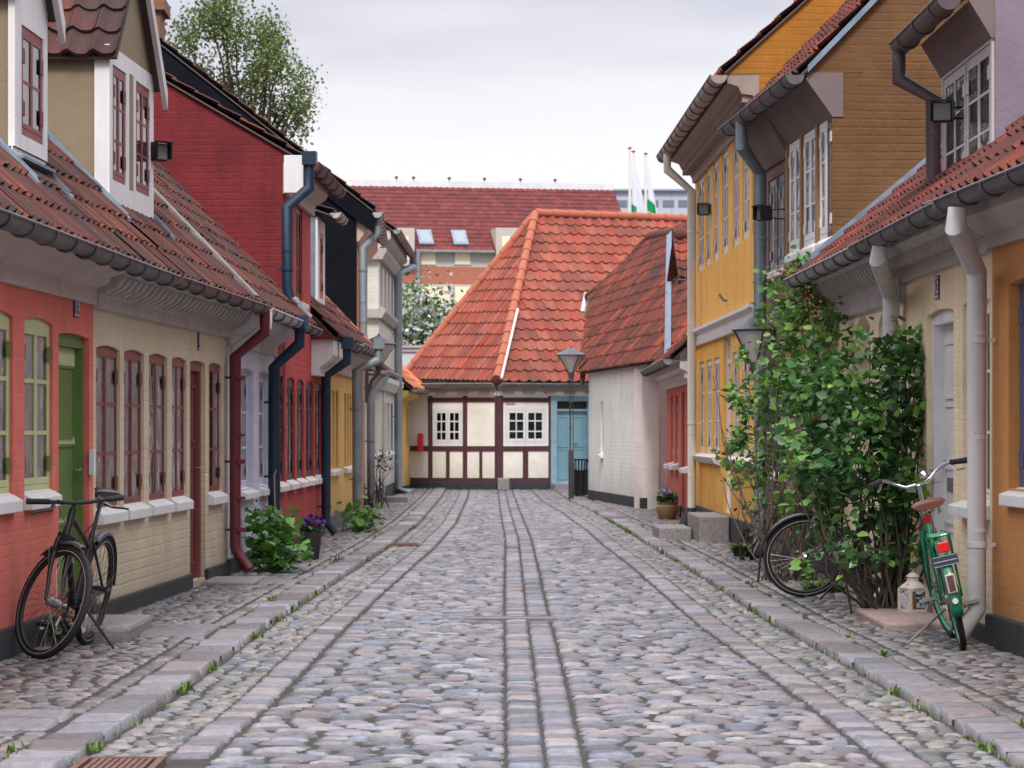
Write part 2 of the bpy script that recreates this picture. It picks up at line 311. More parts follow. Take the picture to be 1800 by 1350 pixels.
# carriageway
zone(Lr, lambda y: KL(y)+.01, lambda y: KL(y)+GW, .075, .08, .15, .015, ROADZ-.002, PALG, 9.5, 64, jy=.3, dome=3.4, gap=1.02)
zone(Lr, lambda y: KR(y)-GW, lambda y: KR(y)-.01, .08, .09, .17, .015, ROADZ-.002, PALG, 9.5, 64, jy=.3, dome=3.4, gap=1.02)
zone(Lr, lambda y: KL(y)+GW, lambda y: KL(y)+GW+BW, .2, 9, 9, .013, ROADZ+.003, PALK, 9.5, 64, jy=.02, dome=7, gap=1.07, wob=.0)
zone(Lr, lambda y: KR(y)-GW-BW, lambda y: KR(y)-GW, .2, 9, 9, .013, ROADZ+.003, PALK, 9.5, 64, jy=.02, dome=7, gap=1.07, wob=.0)
zone(Lr, lambda y: KL(y)+GW+BW+.015, lambda y: CS(y)+.005, .10, .115, .26, .015, ROADZ, PAL, 9.5, 64, dome=4.2, gap=1.0, jy=.2)
zone(Lr, lambda y: CS(y)+.34, lambda y: KR(y)-GW-BW-.015, .10, .115, .26, .015, ROADZ, PAL, 9.5, 64, dome=4.2, gap=1.0, jy=.2)
zone(Lr, lambda y: CS(y)+.008, lambda y: CS(y)+.17, .118, 9, 9, .016, ROADZ+.001, PAL, 9.5, 64, jy=.04, dome=6, gap=1.07, wob=0)
zone(Lr, lambda y: CS(y)+.178, lambda y: CS(y)+.338, .118, 9, 9, .016, ROADZ+.001, PAL, 9.5, 64, jy=.04, dome=6, gap=1.07, wob=0)
DY = 19.6                                            # the drain plate across the strips
Lr = [s for s in Lr if not (abs(s[1]-DY) < .16 and -.38 < s[0] < .36) and not (abs(s[1]-11.0) < .26 and abs(s[0]-(-1.62)) < .24) and not (abs(s[1]-32.2) < .3 and abs(s[0]-(-1.33)) < .2)]
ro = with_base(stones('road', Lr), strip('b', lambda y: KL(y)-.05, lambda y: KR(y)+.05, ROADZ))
tag(ro, kind='structure')
KW = .27
for nm, s0, e0, kerb in (('pavement', WL, lambda y: KL(y)-KW, lambda y: (KL(y)-KW, KL(y))), ('pavement', lambda y: KR(y)+KW, WR, lambda y: (KR(y), KR(y)+KW))):
    Ls = []
    left = kerb(20)[0] < 0
    zone(Ls, (lambda y: kerb(y)[0]), (lambda y: kerb(y)[1]), .34, 9, 9, .014, .004, PALK, 9.5, 64, jy=.02, dome=9, gap=1.01, wob=0)
    if left: a, b, ea, eb = (lambda y: WL(y)), (lambda y: KL(y)-KW-.14), (lambda y: KL(y)-KW-.13), (lambda y: KL(y)-KW-.01)
    else: a, b, ea, eb = (lambda y: KR(y)+KW+.14), (lambda y: WR(y)), (lambda y: KR(y)+KW+.01), (lambda y: KR(y)+KW+.13)
    zone(Ls, ea, eb, .15, 9, 9, .013, .0, PALS, 9.5, 64, jy=.05, dome=5, gap=.97, wob=0)
    zone(Ls, a, b, .085, .09, .19, .013, -.002, PALS, 9.5, 64, jy=.25, dome=3, gap=1.0)
    # long paving slabs laid across the walk in front of doors
    if left: sl = [(18.2, .9, 3, .9), (24.0, .6, 2, .8), (12.5, .9, 2, .9)]
    else: sl = [(20.6, 1.1, 0, 0)]
    keep = []
    for s in Ls:
        bad = any(n and abs(s[1]-yc) < n*hh*.19+.0 and s[0] < KL(s[1])-KW-.02 and s[0] > WL(s[1])+.05 for (yc, hh, n, _) in sl)
        if not bad: keep.append(s)
    for (yc, hh, n, _) in sl:
        for i in range(n):
            yy = yc+(i-(n-1)/2)*hh*.38; xa = WL(yy)+.45; xb = KL(yy)-KW-.03
            c = PALK[i % 4]*random.uniform(.85, 1.0); keep.append(((xa+xb)/2, yy, xb-xa, hh*.36, .02, .0, random.uniform(-.02, .02), 14, *c))
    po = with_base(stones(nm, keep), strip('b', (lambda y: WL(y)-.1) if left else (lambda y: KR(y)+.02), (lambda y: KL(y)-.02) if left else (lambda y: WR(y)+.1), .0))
    tag(po, kind='structure')
# ground in front of the end houses
e = MB(); e.add([(-3.5, 63.9, .004), (3.5, 63.9, .004), (4, 66, .004), (-4, 66, .004)], [(0, 1, 2, 3)])
# steel drain plate and iron gratings
d = MB(); d.box(-.36, .34, DY-.12, DY+.12, ROADZ-.02, ROADZ+.024)
for i in range(2): d.box(-.36, .34, DY-.12+i*.225, DY-.105+i*.225, ROADZ+.024, ROADZ+.029)
tag(d.build('drain_cover', mat('rusty_steel', (.20, .18, .19), .6, metal=.3, var=.3, vs_=12, bump=.002)), 'long dull steel plate set across the middle of the cobbled road', 'drain cover')
RUST = mat('rust_iron', (.16, .085, .065), .75, metal=.2, var=.4, vs_=14, bump=.003)
def grate(x, y, w_, l_, label):
    m = MB(); z = ROADZ+.03
    m.box(x-w_, x+w_, y-l_, y-l_+.03, z-.05, z+.004); m.box(x-w_, x+w_, y+l_-.03, y+l_, z-.05, z+.004)
    m.box(x-w_, x-w_+.03, y-l_+.03, y+l_-.03, z-.05, z+.003); m.box(x+w_-.03, x+w_, y-l_+.03, y+l_-.03, z-.05, z+.003)
    k = 9
    for i in range(k):
        xx = x-w_+.06+(2*w_-.12)*i/(k-1); m.box(xx-.010, xx+.010, y-l_+.03, y+l_-.03, z-.04, z)
    tag(m.build('drain_grate', RUST), label, 'drain grate')
grate(-1.655, 10.98, .175, .22, 'rusty iron slotted drain grate in the gutter at the near left kerb')
grate(-1.33, 32.2, .17, .2, 'small distant rusty drain grate in the left gutter beyond the purple flower pot')
# weeds in the joints along the kerbs
V = []; Q = []; T = []
def blade(p, ln, az, lean, wd, c):
    d = Vector((math.cos(az), math.sin(az), 0)); sx = Vector((-d.y, d.x, 0))*wd
    b0 = Vector(p); m1 = b0+d*ln*lean*.4+Vector((0, 0, ln*.6)); t1 = b0+d*ln*lean+Vector((0, 0, ln*(1-.3*lean)))
    i = len(V); V.extend([b0-sx, b0+sx, m1+sx*.8, m1-sx*.8, t1+sx*.15, t1-sx*.15]); Q.extend([(i, i+1, i+2, i+3), (i+3, i+2, i+4, i+5)]); T.extend([c]*6)
for _ in range(260):
    y = random.uniform(10, 42)**1.0; side = random.random()
    if side < .35: x = KR(y)-.02
    elif side < .6: x = KL(y)+.02
    elif side < .8: x = KR(y)+KW+.0
    elif side < .9: x = KL(y)-KW
    else: x = random.choice([WL(y)+.06, WR(y)-.08])
    zz = ROADZ+.01 if side < .6 else .0
    big = random.random() < .12
    for k in range(22 if big else 7):
        c = np.array((.10, .17, .03))*random.uniform(.6, 1.4); blade((x+random.gauss(0, .02), y+random.gauss(0, .06 if big else .04), zz), random.uniform(.02, .07 if big else .035), random.uniform(0, 6.28), random.uniform(.3, 1), .004 if not big else .007, c)
gr = np_mesh('grass', V, Q, LEAF, np.array(T)); tag(gr, 'small green weeds and moss tufts in the joints along both kerbs', 'grass', kind='stuff')
# fallen leaves
V2 = []; Q2 = []; T2 = []
for _ in range(70):
    y = random.uniform(10.5, 34); x = random.choice([KL(y)+random.gauss(.05, .06), KR(y)-random.gauss(.05, .06), KL(y)-random.uniform(.1, 1), KR(y)+random.uniform(.1, .9), WR(y)-.15, WL(y)+.2])
    z = (ROADZ+.035 if KL(y) < x < KR(y) else .028); s_ = random.uniform(.012, .03); a = random.uniform(0, 6.28); ca, sa_ = math.cos(a)*s_, math.sin(a)*s_
    i = len(V2); V2 += [(x-ca, y-sa_, z), (x+sa_*.5, y-ca*.5, z+.006), (x+ca, y+sa_, z+.012), (x-sa_*.5, y+ca*.5, z+.004)]; Q2.append((i, i+1, i+2, i+3)); T2 += [np.array((.30, .13, .06))*random.uniform(.5, 1.3)]*4
lf = np_mesh('fallen_leaves', V2, Q2, LEAF, np.array(T2)); tag(lf, 'scattered dry brown fallen leaves on the cobbles by the kerbs', 'fallen leaves', kind='stuff')
# ------------------------------------------------------------------ house builder
TILE_BROWN = tilemat('roof_tile_brown', [(.095, .030, .025), (.055, .026, .025), (.12, .036, .027), (.065, .028, .026), (.24, .058, .030), (.075, .031, .028), (.055, .027, .028), (.105, .032, .026)], dirt=(.055, .045, .045), dirtf=.56)
TILE_RED = tilemat('roof_tile_red', [(.31, .066, .040), (.24, .055, .038), (.34, .092, .062), (.27, .070, .048), (.19, .052, .042), (.33, .108, .078), (.28, .064, .040)], dirt=(.13, .065, .055), dirtf=.60)
TILE_OR = tilemat('roof_tile_orange', [(.62, .20, .10), (.55, .17, .09), (.66, .26, .14)], dirt=(.4, .16, .1), dirtf=.7)
TILE_DARK = tilemat('roof_tile_weathered', [(.24, .055, .036), (.13, .042, .036), (.32, .075, .042), (.085, .036, .034), (.19, .05, .036)], dirt=(.05, .035, .035), dirtf=.57)
TILE_FRESH = tilemat('roof_tile_mixed', [(.15, .04, .030), (.22, .052, .034), (.09, .034, .030), (.12, .036, .030)], dirt=(.05, .035, .035), dirtf=.57)

class House:
    def __init__(s, name, label, cat, A, B, group=None):
        s.A = Vector((A[0], A[1])); B = Vector((B[0], B[1])); d = B-s.A; s.L = d.length; s.u = d/s.L; s.n = Vector((-s.u.y, s.u.x))
        s.e = empty(name, (A[0], A[1], 0), (0, 0, math.atan2(s.u.y, s.u.x)), label, cat, group)
    def s(s, px, y=0.):
        k = (px-PX0)/F; return (k*(s.A.y+s.n.y*y)-s.A.x-s.n.x*y)/(s.u.x-k*s.u.y)
    def D(s, px, y=0.): t = s.s(px, y); return s.A.y+s.u.y*t+s.n.y*y
    def z(s, px, py, y=0.): return EYE-(py-PY0)*s.D(px, y)/F
    def to(s, x, y, z=0.): p = s.A+s.u*x+s.n*y; return Vector((p.x, p.y, z))
    def loc(s, X, Y): d = Vector((X, Y))-s.A; return d.dot(s.u), d.dot(s.n)
    def part(s, mb, name, mats, parent=None, **k): return mb.build(name, mats, parent or s.e, **k)

def wall(h, m, s0, s1, z0, z1, ops, y=0., th=.25, name='wall', reveal=None):
    """facade slab with openings; ops = (s0,s1,z0,z1,arch)"""
    mb = MB(); bp = {s0, s1}
    for o in ops:
        n = 6 if o[4] else 1
        for i in range(n+1): bp.add(o[0]+(o[1]-o[0])*i/n)
    bp = sorted(b for b in bp if s0-1e-6 <= b <= s1+1e-6)
    top = lambda o, x: o[3]+o[4]*(1-((x-(o[0]+o[1])/2)/((o[1]-o[0])/2))**2)
    for a, b in zip(bp, bp[1:]):
        if b-a < 1e-5: continue
        mid = (a+b)/2; cur = sorted([o for o in ops if o[0] < mid < o[1]], key=lambda o: o[2])
        za = zb = z0
        for o in cur+[None]:
            ta, tb = (o[2], o[2]) if o else (z1, z1)
            if max(ta-za, tb-zb) > 1e-5:
                mb.add([(a, y, za), (b, y, zb), (b, y, tb), (a, y, ta)], [(0, 1, 2, 3)]); mb.add([(a, y+th, za), (b, y+th, zb), (b, y+th, tb), (a, y+th, ta)], [(3, 2, 1, 0)])
            if o:
                za, zb = top(o, a), top(o, b)
                mb.add([(a, y, za), (b, y, zb), (b, y+th, zb), (a, y+th, za)], [(0, 1, 2, 3)])
                mb.add([(a, y, o[2]), (b, y, o[2]), (b, y+th, o[2]), (a, y+th, o[2])], [(3, 2, 1, 0)])
    for o in ops:
        for x, fl in ((o[0], 0), (o[1], 1)):
            q = [(x, y, o[2]), (x, y+th, o[2]), (x, y+th, o[3]), (x, y, o[3])]; mb.add(q, [(0, 1, 2, 3) if fl else (3, 2, 1, 0)])
    for x in (s0, s1): mb.add([(x, y, z0), (x, y+th, z0), (x, y+th, z1), (x, y, z1)], [(0, 1, 2, 3)])
    mb.add([(s0, y, z1), (s1, y, z1), (s1, y+th, z1), (s0, y+th, z1)], [(0, 1, 2, 3)])
    return mb.build(name, m, h.e)

def window(h, o, fm, cols=2, rows=3, rec=.024, sill=True, hm=None, curt=True, sillm=None, fw=.045, sillo=.10, name='window', mw=.02, silld=.07, st=.025):
    s0, s1, z0, z1, ar = o; zt = z1+ar; mb = MB(); d = .03; y0, y1 = rec, rec+d
    mb.box(s0+.001, s0+fw, y0, y1, z0, zt); mb.box(s1-fw, s1-.001, y0, y1, z0, zt)
    if ar:
        n = 6; c = (s0+s1)/2; hw = (s1-s0)/2
        xs = [s0+fw+(s1-s0-2*fw)*i/n for i in range(n+1)]; tp = lambda x: z1+ar*(1-((x-c)/hw)**2)
        mb.prism([(xs[0], y0, z1-fw*1.3)]+[(xs[-1], y0, z1-fw*1.3)]+[(x, y0, tp(x)) for x in xs[::-1]], (0, d, 0))
    else: mb.box(s0+fw, s1-fw, y0, y1, z1-fw*1.2, z1)
    mb.box(s0+fw, s1-fw, y0, y1, z0, z0+fw*1.2)
    a, b = s0+fw, s1-fw; za, zb = z0+fw*1.2, z1-fw*1.2; cw = (b-a)/cols
    for i in range(cols):
        x0, x1 = a+cw*i+.004, a+cw*(i+1)-.004
        mb.box(x0, x0+st, y0-.003, y0+.006, za+.003, zb-.003); mb.box(x1-st, x1, y0-.003, y0+.006, za+.003, zb-.003)
        mb.box(x0+st, x1-st, y0-.003, y0+.006, za+.003, za+st*1.3); mb.box(x0+st, x1-st, y0-.003, y0+.006, zb-st, zb-.003)
        for r in range(1, rows):
            zz = za+(zb-za)*r/rows; mb.box(x0+st, x1-st, y0+.0008, y0+.0035, zz-mw/2, zz+mw/2)
    mats = [fm]
    if hm:
        mats.append(hm)
        for zz in ([z0+.18, z1-.2] if z1-z0 < 1.5 else [z0+.2, (z0+z1)/2, z1-.2]):
            for x in (s0, s1):
                sg = 1 if x == s0 else -1
                mb.box(min(x+sg*.012, x+sg*.11), max(x+sg*.012, x+sg*.11), y0-.010, y0-.004, zz-.05, zz+.05, 1)
    wo = mb.build(name, mats, h.e)
    p = MB(); p.add([(a, y0+.0045, za), (b, y0+.0045, za), (b, y0+.0045, zb), (a, y0+.0045, zb)], [(0, 1, 2, 3)]); p.build('pane', GLASS2 if 'dormer' in name else GLASS, wo)
    if curt:
        c = MB(); yy = y0+.019
        spans = [(a, a+(b-a)*random.uniform(.38, .49)), (b-(b-a)*random.uniform(.38, .49), b)] if random.random() < .6 else [(a, b)]
        for (p0, p1) in spans:
            n = max(6, int((p1-p0)/.02)); ph = random.random()*6
            vs = []
            for i in range(n+1):
                x = p0+(p1-p0)*i/n; w_ = .009*math.sin(x*70+ph)+.006*math.sin(x*31); vs += [(x, yy+w_, za), (x, yy+w_*.6, zb)]
            c.add(vs, [(2*i, 2*i+2, 2*i+3, 2*i+1) for i in range(n)], 0, True)
        c.build('curtain', CURT, wo)
    if sill:
        q = MB(); x0, x1 = s0-.02, s1+.02
        q.prism([(x0, -silld, z0-sillo*.98), (x0, -silld, z0-.035), (x0, rec, z0+.012), (x0, rec, z0-sillo)], (x1-x0, 0, 0)); q.build('sill', sillm or WHITE, wo, bevel=.006)
    return wo

def door(h, o, fm, lm, rec=.22, leafside=0, panels=3, transom=0, fw=.07, handle=True, double=False):
    s0, s1, z0, z1, ar = o; mb = MB(); y0 = .06 if rec > .15 else .04; y1 = rec+.06
    mb.box(s0, s0+fw, y0, y1, z0, z1); mb.box(s1-fw, s1, y0, y1, z0, z1); mb.box(s0+fw, s1-fw, y0, y1, z1-fw, z1+ar)
    if transom: mb.box(s0+fw, s1-fw, y0, y1, z1-fw-transom-.05, z1-fw-transom)
    if transom: mb.box(s0+fw, s1-fw, rec+.02, rec+.03, z1-fw-transom, z1-fw, 1)
    do = mb.build('door_frame', [fm, DARKIN], h.e)
    zt = z1-fw-(transom+.05 if transom else 0); n = 2 if double else 1; wdt = (s1-s0-2*fw)/n
    for k in range(n):
        l = MB(); a = s0+fw+wdt*k+.003; b = a+wdt-.006
        l.box(a, b, rec, rec+.04, z0+.01, zt-.004); pw = .10 if wdt > .6 else .07
        hts = [zt-z0]; zz = z0+.12; hs = (zt-z0-.12-.1)/panels
        for i in range(panels):
            pa, pb = zz+hs*i+.03, zz+hs*(i+1)-.05
            l.box(a+pw, b-pw, rec-.006, rec-.001, pa, pb, 1)
            l.box(a+pw-.02, a+pw, rec-.018, rec-.001, pa-.02, pb+.02, 1); l.box(b-pw, b-pw+.02, rec-.018, rec-.001, pa-.02, pb+.02, 1)
            l.box(a+pw, b-pw, rec-.018, rec-.001, pb, pb+.02, 1); l.box(a+pw, b-pw, rec-.018, rec-.001, pa-.02, pa, 1)
        lo = l.build('door', lm, h.e)
        if handle and (k == n-1 or not double):
            q = MB(); hx = a+.06 if (leafside or double) else b-.06
            q.box(hx-.018, hx+.018, rec-.012, rec-.001, z0+.88, z0+1.06); q.tube([(hx, rec-.01, z0+1.0), (hx, rec-.055, z0+1.0), (hx+(.11 if hx < (a+b)/2 else -.11), rec-.055, z0+1.0)], .010, 8)
            q.build('handle', CHROME, lo)
    return do

def plinth(h, s0, s1, gaps, z=.30, m=None, y=-.03):
    a = s0
    for g0, g1 in sorted(gaps)+[(s1, s1)]:
        if g0-a > .02: mb = MB(); mb.box(a, g0, y, .02, -.1, z); mb.build('plinth', m or PLINTH, h.e, bevel=.01)
        a = g1

def tiles(mb, O, U, V, Nn, W_, H_, poly=None, tw=.205, th=.30, A=.026, step=.026, ns=7, s0=0., jit=.004, deck=.02):
    """pantiles over a W x H rectangle (s along U, t up V), cut to a convex polygon given in (s, t)"""
    O, U, V, Nn = Vector(O), Vector(U).normalized(), Vector(V).normalized(), Vector(Nn).normalized()
    nc = max(1, round(W_/tw)); nr = max(1, round(H_/th)); tw = W_/nc; th = H_/nr
    vs = []; fs = []; uv = []; mp_ = []
    for c in range(nc):
        f = np.linspace(0, 1, ns)
        prof = A*(np.sin(2*np.pi*(f+.12))*.9+.28*np.sin(4*np.pi*f))
        for r in range(nr):
            j = random.gauss(0, jit); j2 = random.gauss(0, jit); i0 = len(vs); sk = random.gauss(0, jit)
            for (t, hh) in ((0, 0.0), (0, step), (1, 0.)):
                for k in range(ns):
                    s_ = s0+(c+f[k])*tw; tt = (r+t)*th+(sk if t == 0 else 0)
                    base = -.012 if (t == 0 and hh == 0) else hh
                    vs.append(O+U*s_+V*tt+Nn*(prof[k]+base+j*(1-f[k])+j2*f[k]))
            for row in (0, 1):
                for k in range(ns-1):
                    a = i0+row*ns+k; fs.append((a, a+1, a+ns+1, a+ns)); uv.append([(c+.02+.96*f[k], r+.02+.96*(row > 0)*0), (c+.02+.96*f[k+1], r+.02), (c+.02+.96*f[k+1], r+.5), (c+.02+.96*f[k], r+.5)])
    # deck under the tiles
    pl = poly or [(s0, 0), (s0+W_, 0), (s0+W_, H_), (s0, H_)]
    bm = bmesh.new(); bv = [bm.verts.new(p) for p in vs]; ul = bm.loops.layers.uv.new('UVMap')
    for f_, u_ in zip(fs, uv):
        fc = bm.faces.new([bv[i] for i in f_]); fc.smooth = True
        for lp, q in zip(fc.loops, u_): lp[ul].uv = q
    if poly:
        cen = sum((Vector((p[0], p[1])) for p in poly), Vector((0, 0)))/len(poly)
        for i in range(len(poly)):
            a, b = Vector(poly[i]), Vector(poly[(i+1) % len(poly)]); e = b-a; nn = Vector((e.y, -e.x)); 
            if nn.dot(cen-a) > 0: nn = -nn
            bmesh.ops.bisect_plane(bm, geom=bm.verts[:]+bm.edges[:]+bm.faces[:], plane_co=O+U*a.x+V*a.y, plane_no=(U*nn.x+V*nn.y).normalized(), clear_outer=True)
    bm.verts.index_update(); off = len(mb.v)
    mb.add([v.co.copy() for v in bm.verts], [])
    if mb.uv is None: mb.uv = []
    for f_ in bm.faces:
        mb.f.append(tuple(v.index+off for v in f_.verts)); mb.m.append(0); mb.sm.append(True)
        for lp in f_.loops: mb.uv.append(tuple(lp[ul].uv))
    bm.free()
    n = len(pl); off = len(mb.v); hi = -.035; lo = hi-deck
    mb.add([O+U*a+V*b+Nn*hi for a, b in pl]+[O+U*a+V*b+Nn*lo for a, b in pl], [])
    for f_ in [tuple(range(n)), tuple(range(n, 2*n))[::-1]]+[(i, (i+1) % n, n+(i+1) % n, n+i) for i in range(n)]:
        mb.f.append(tuple(i+off for i in f_)); mb.m.append(1); mb.sm.append(False); mb.uv += [(0, 0)]*len(f_)
SOFF = mat('soffit_board', (.09, .075, .07), .8, var=.2)

def pitched(h, s0, s1, zl, yov=-.35, ang=46, ridge_y=3.2, m=None, back=True, name='roof', chim=False, soff=None, tw=.205, th=.30, ridgem=None, verge=True):
    m = m or TILE_BROWN; a = R(ang); H_ = (ridge_y-yov)/math.cos(a); zr = zl+(ridge_y-yov)*math.tan(a)
    mb = MB(); tiles(mb, (s0, yov, zl), (1, 0, 0), (0, math.cos(a), math.sin(a)), (0, -math.sin(a), math.cos(a)), s1-s0, H_, tw=tw, th=th)
    if back:
        n = len(mb.v); yb = 2*ridge_y-yov
        mb.add([(s0, ridge_y, zr), (s1, ridge_y, zr), (s1, yb, zl), (s0, yb, zl)], []); mb.f.append((n, n+1, n+2, n+3)); mb.m.append(0); mb.sm.append(False); mb.uv += [(0, 0), (9, 0), (9, 9), (0, 9)]
    ro = mb.build(name, [m, soff or SOFF], h.e)
    q = MB(); nt_ = int((s1-s0)/.36)
    for i in range(nt_):
        x = s0+(s1-s0)*i/nt_; q.tube([(x, ridge_y, zr+.0), (x+(s1-s0)/nt_+.03, ridge_y, zr+.015)], [.11, .125], 10)
    q.build('ridge_tiles', m, ro); return ro

def gutter(h, s0, s1, y, z, m, r=.075, drop=0., brk=.62, name='gutter'):
    mb = MB(); n = 9; N_ = max(2, int((s1-s0)/.5))
    def ring(x, zz, rr): return [(x, y-math.cos(math.pi*j/(n-1))*rr, zz-math.sin(math.pi*j/(n-1))*rr) for j in range(n)]
    vs = []; 
    for i in range(N_+1):
        x = s0+(s1-s0)*i/N_; zz = z-drop*i/N_+random.gauss(0, .003); vs += ring(x, zz, r)+ring(x, zz, r-.008)[::-1]
    M_ = 2*n; mb.add(vs, [(i*M_+j, i*M_+(j+1) % M_, (i+1)*M_+(j+1) % M_, (i+1)*M_+j) for i in range(N_) for j in range(M_)], 0, True)
    for x, zz in ((s0, z), (s1, z-drop)): mb.add(ring(x, zz, r), [tuple(range(n))])
    mb.tube([(s0, y-r, z+.003), (s1, y-r, z-drop+.003)], .011, 6)
    k = max(1, int((s1-s0)/brk))
    for i in range(k):
        x = s0+(s1-s0)*(i+.5)/k; zz = z-drop*(i+.5)/k; rr = r+.006
        mb.tube([(x, y-math.cos(math.pi*j/8)*rr, zz-math.sin(math.pi*j/8)*rr) for j in range(9)], .009, 4, 1, sy=1)
    return mb.build(name, [m, ZINCD], h.e)

def downpipe(h, path, r, mats, collars=(), name='downpipe', hop=False, tail=None, bands=None):
    """path in house coordinates; collars = heights of wall brackets"""
    mb = MB(); mb.tube(path, r, 14)
    x, y = path[-2][0], path[-2][1]
    for zc in collars:
        mb.lathe([(r+.002, zc-.02), (r+.009, zc-.018), (r+.009, zc+.018), (r+.002, zc+.02)], (x, y, 0), 14); mb.box(x-.012, x+.012, y+r, .0, zc-.012, zc+.012)
    for zc in [z_ for z_ in (.75, 1.35, 2.02, 3.4) if path[-2][2]+.1 < z_ < path[0][2]-.6]: mb.lathe([(r, zc-.012), (r+.004, zc-.010), (r+.004, zc+.014), (r, zc+.016)], (x, y, 0), 14)
    if hop: p = path[0]; mb.box(p[0]-.09, p[0]+.09, p[1]-.09, p[1]+.07, p[2]-.06, p[2]+.09)
    if tail:
        mb.tube([(x, y, tail), (x, y, path[-2][2])], r+.012, 14, 1)
        mb.tube([path[-2], path[-1]], r+.012, 14, 1)
    return mb.build(name, mats, h.e)

def cornice(h, s0, s1, prof, m, dent=None, name='cornice', ends=True):
    """prof: (y,z) outline; dent=(y0,y1,z0,z1,pitch,width,style)"""
    mb = MB(); mb.prism([(s0, y, z) for y, z in prof], (s1-s0, 0, 0))
    if dent:
        y0, y1, z0, z1, p, w_, stl = dent; k = int((s1-s0)/p)
        for i in range(k):
            x = s0+(s1-s0)*(i+.5)/k
            if stl: # little quarter-round consoles
                mb.prism([(x-w_/2, y1, z1), (x-w_/2, y0, z1), (x-w_/2, y0, z1-.03), (x-w_/2, y0+(y1-y0)*.35, z0+(z1-z0)*.35), (x-w_/2, y1, z0)], (w_, 0, 0))
            else: mb.box(x-w_/2, x+w_/2, y0, y1, z0, z1)
    return mb.build(name, m, h.e)

def shell(h, m, s0, s1, zt, dep=6.4, ends=(1, 1), gable=None, th=.22, y0=.25, name='side_wall', near_first=True):
    """back wall and gable walls; gable=(ang, eave z at y=0, ridge_y)"""
    mb = MB(); mb.box(s0+.01, s1-.01, dep, dep+.2, -.1, zt); mb.box(s0+.01, s1-.01, y0+.01, dep, zt-.16, zt-.1); mb.build('back_wall', DARKIN if False else m, h.e)
    for k, x in enumerate((s0, s1-th)):
        if not ends[k]: continue
        q = MB(); poly = [(x, y0, -.1), (x, dep, -.1), (x, dep, zt), (x, y0, zt)]
        q.prism(poly, (th, 0, 0)); q.build(name, m, h.e)
def gablepts(zl, yov, ang, ry, z0, ya=.0, ztop=-.075):
    t = math.tan(R(ang)); f = lambda y: zl+(y-yov)*t+ztop
    return [(ya, z0), (ya, f(ya)), (ry, f(ry)), (2*ry-ya, f(ya)), (2*ry-ya, 0)]+([(.31, 0)] if z0 > 0 else [])
def closer(h, m, x, yov, zc, ang, zl, th=.2):
    t = math.tan(R(ang)); f = lambda y: zl+(y-yov)*t-.06
    q = MB(); q.prism([(x, yov+.03, min(zc, f(yov+.03)-.01)), (x, .3, zc), (x, .3, f(.3)), (x, yov+.03, f(yov+.03))], (-th, 0, 0) if th > 0 else (-th, 0, 0)); q.build('eave_closer', m, h.e)
def room(h, s0, s1, z1=2.2, y=.8):
    q = MB(); q.box(s0+.05, s1-.05, y, y+.02, -.05, z1); q.box(s0+.05, s1-.05, .27, y-.001, z1-.02, z1); q.box(s0+.03, s0+.05, .27, y, -.05, z1); q.box(s1-.05, s1-.03, .27, y, -.05, z1); q.build('room_lining', DARKIN, h.e)
def gablewall(h, m, x, th, pts, name='gable_wall'):
    q = MB(); q.prism([(x, y, z) for y, z in pts], (th, 0, 0)); return q.build(name, m, h.e)
BLUE = mat('enamel_blue', (.02, .03, .16), .25, var=.1)
def number(h, s, z, txt):
    n = len(txt); w_ = .085; mb = MB()
    for i in range(n):
        x = s+(i-n/2)*w_+.003; mb.box(x, x+w_-.006, -.012, -.001, z-.085, z+.085, 0); mb.box(x+.012, x+w_-.018, -.0145, -.0122, z+.062, z+.074, 1); mb.box(x+.012, x+w_-.018, -.0145, -.0122, z-.074, z-.062, 1)
    o = mb.build('house_number', [BLUE, WHITE], h.e)
    for i, ch in enumerate(txt):
        cu = bpy.data.curves.new('t', 'FONT'); cu.body = ch; cu.size = .13; cu.extrude = .0015; cu.align_x = 'CENTER'; cu.align_y = 'CENTER'
        t = bpy.data.objects.new('t', cu); col.objects.link(t); dg = bpy.context.evaluated_depsgraph_get(); me = bpy.data.meshes.new_from_object(t.evaluated_get(dg)); bpy.data.objects.remove(t)
        me.transform(Matrix.Translation((s+(i-n/2+.5)*w_, -.0145, z)) @ Matrix.Rotation(R(90), 4, 'X')); me.materials.clear(); me.materials.append(WHITE)
        link(bpy.data.objects.new('digit', me), o)
def OPS(h, L_, arch=0.): return [(h.s(a), h.s(b), zb, zt, arch) for a, b, zb, zt in L_]
def box_part(h, name, m, *a, bevel=.004, parent=None):
    mb = MB(); mb.box(*a); return mb.build(name, m, parent or h.e, bevel=bevel)
def dormer(h, s0, s1, zb, zt, yf, dep, wm, fm, ang, slopefn, wins, winm, roofm=None, shed=False, hm=None, rows=3, frame=.10, name='dormer', gab=True, cheekm=None, zap=None, th=.12):
    """wall dormer / gabled dormer: face at y=yf"""
    mb = MB(); mb.box(s0+.1, s1-.1, yf+dep-.1, yf+dep, zb, zt); d = mb.build(name, cheekm or wm, h.e)
    for a_ in (s0-.002, s1-.098): mb = MB(); mb.box(a_, a_+.1, yf+.02, yf+dep, zb-.9, zt); mb.build('cheek', cheekm or wm, d)
    ops = [(a, b, c, e, 0) for a, b, c, e in wins]
    f = MB(); hh = h
    # timber face with openings, frame boards in fm, infill in wm
    wf = wall(h, fm, s0-.03, s1+.03, zb, zt, ops, y=yf, th=th, name='dormer_front'); wf.parent = d
    fb = MB(); fb.box(s0-.03, s1+.03, yf+.015, yf+th-.02, zb-.5, zb-.001); x = fb.build('apron', fm, d)
    return d, ops
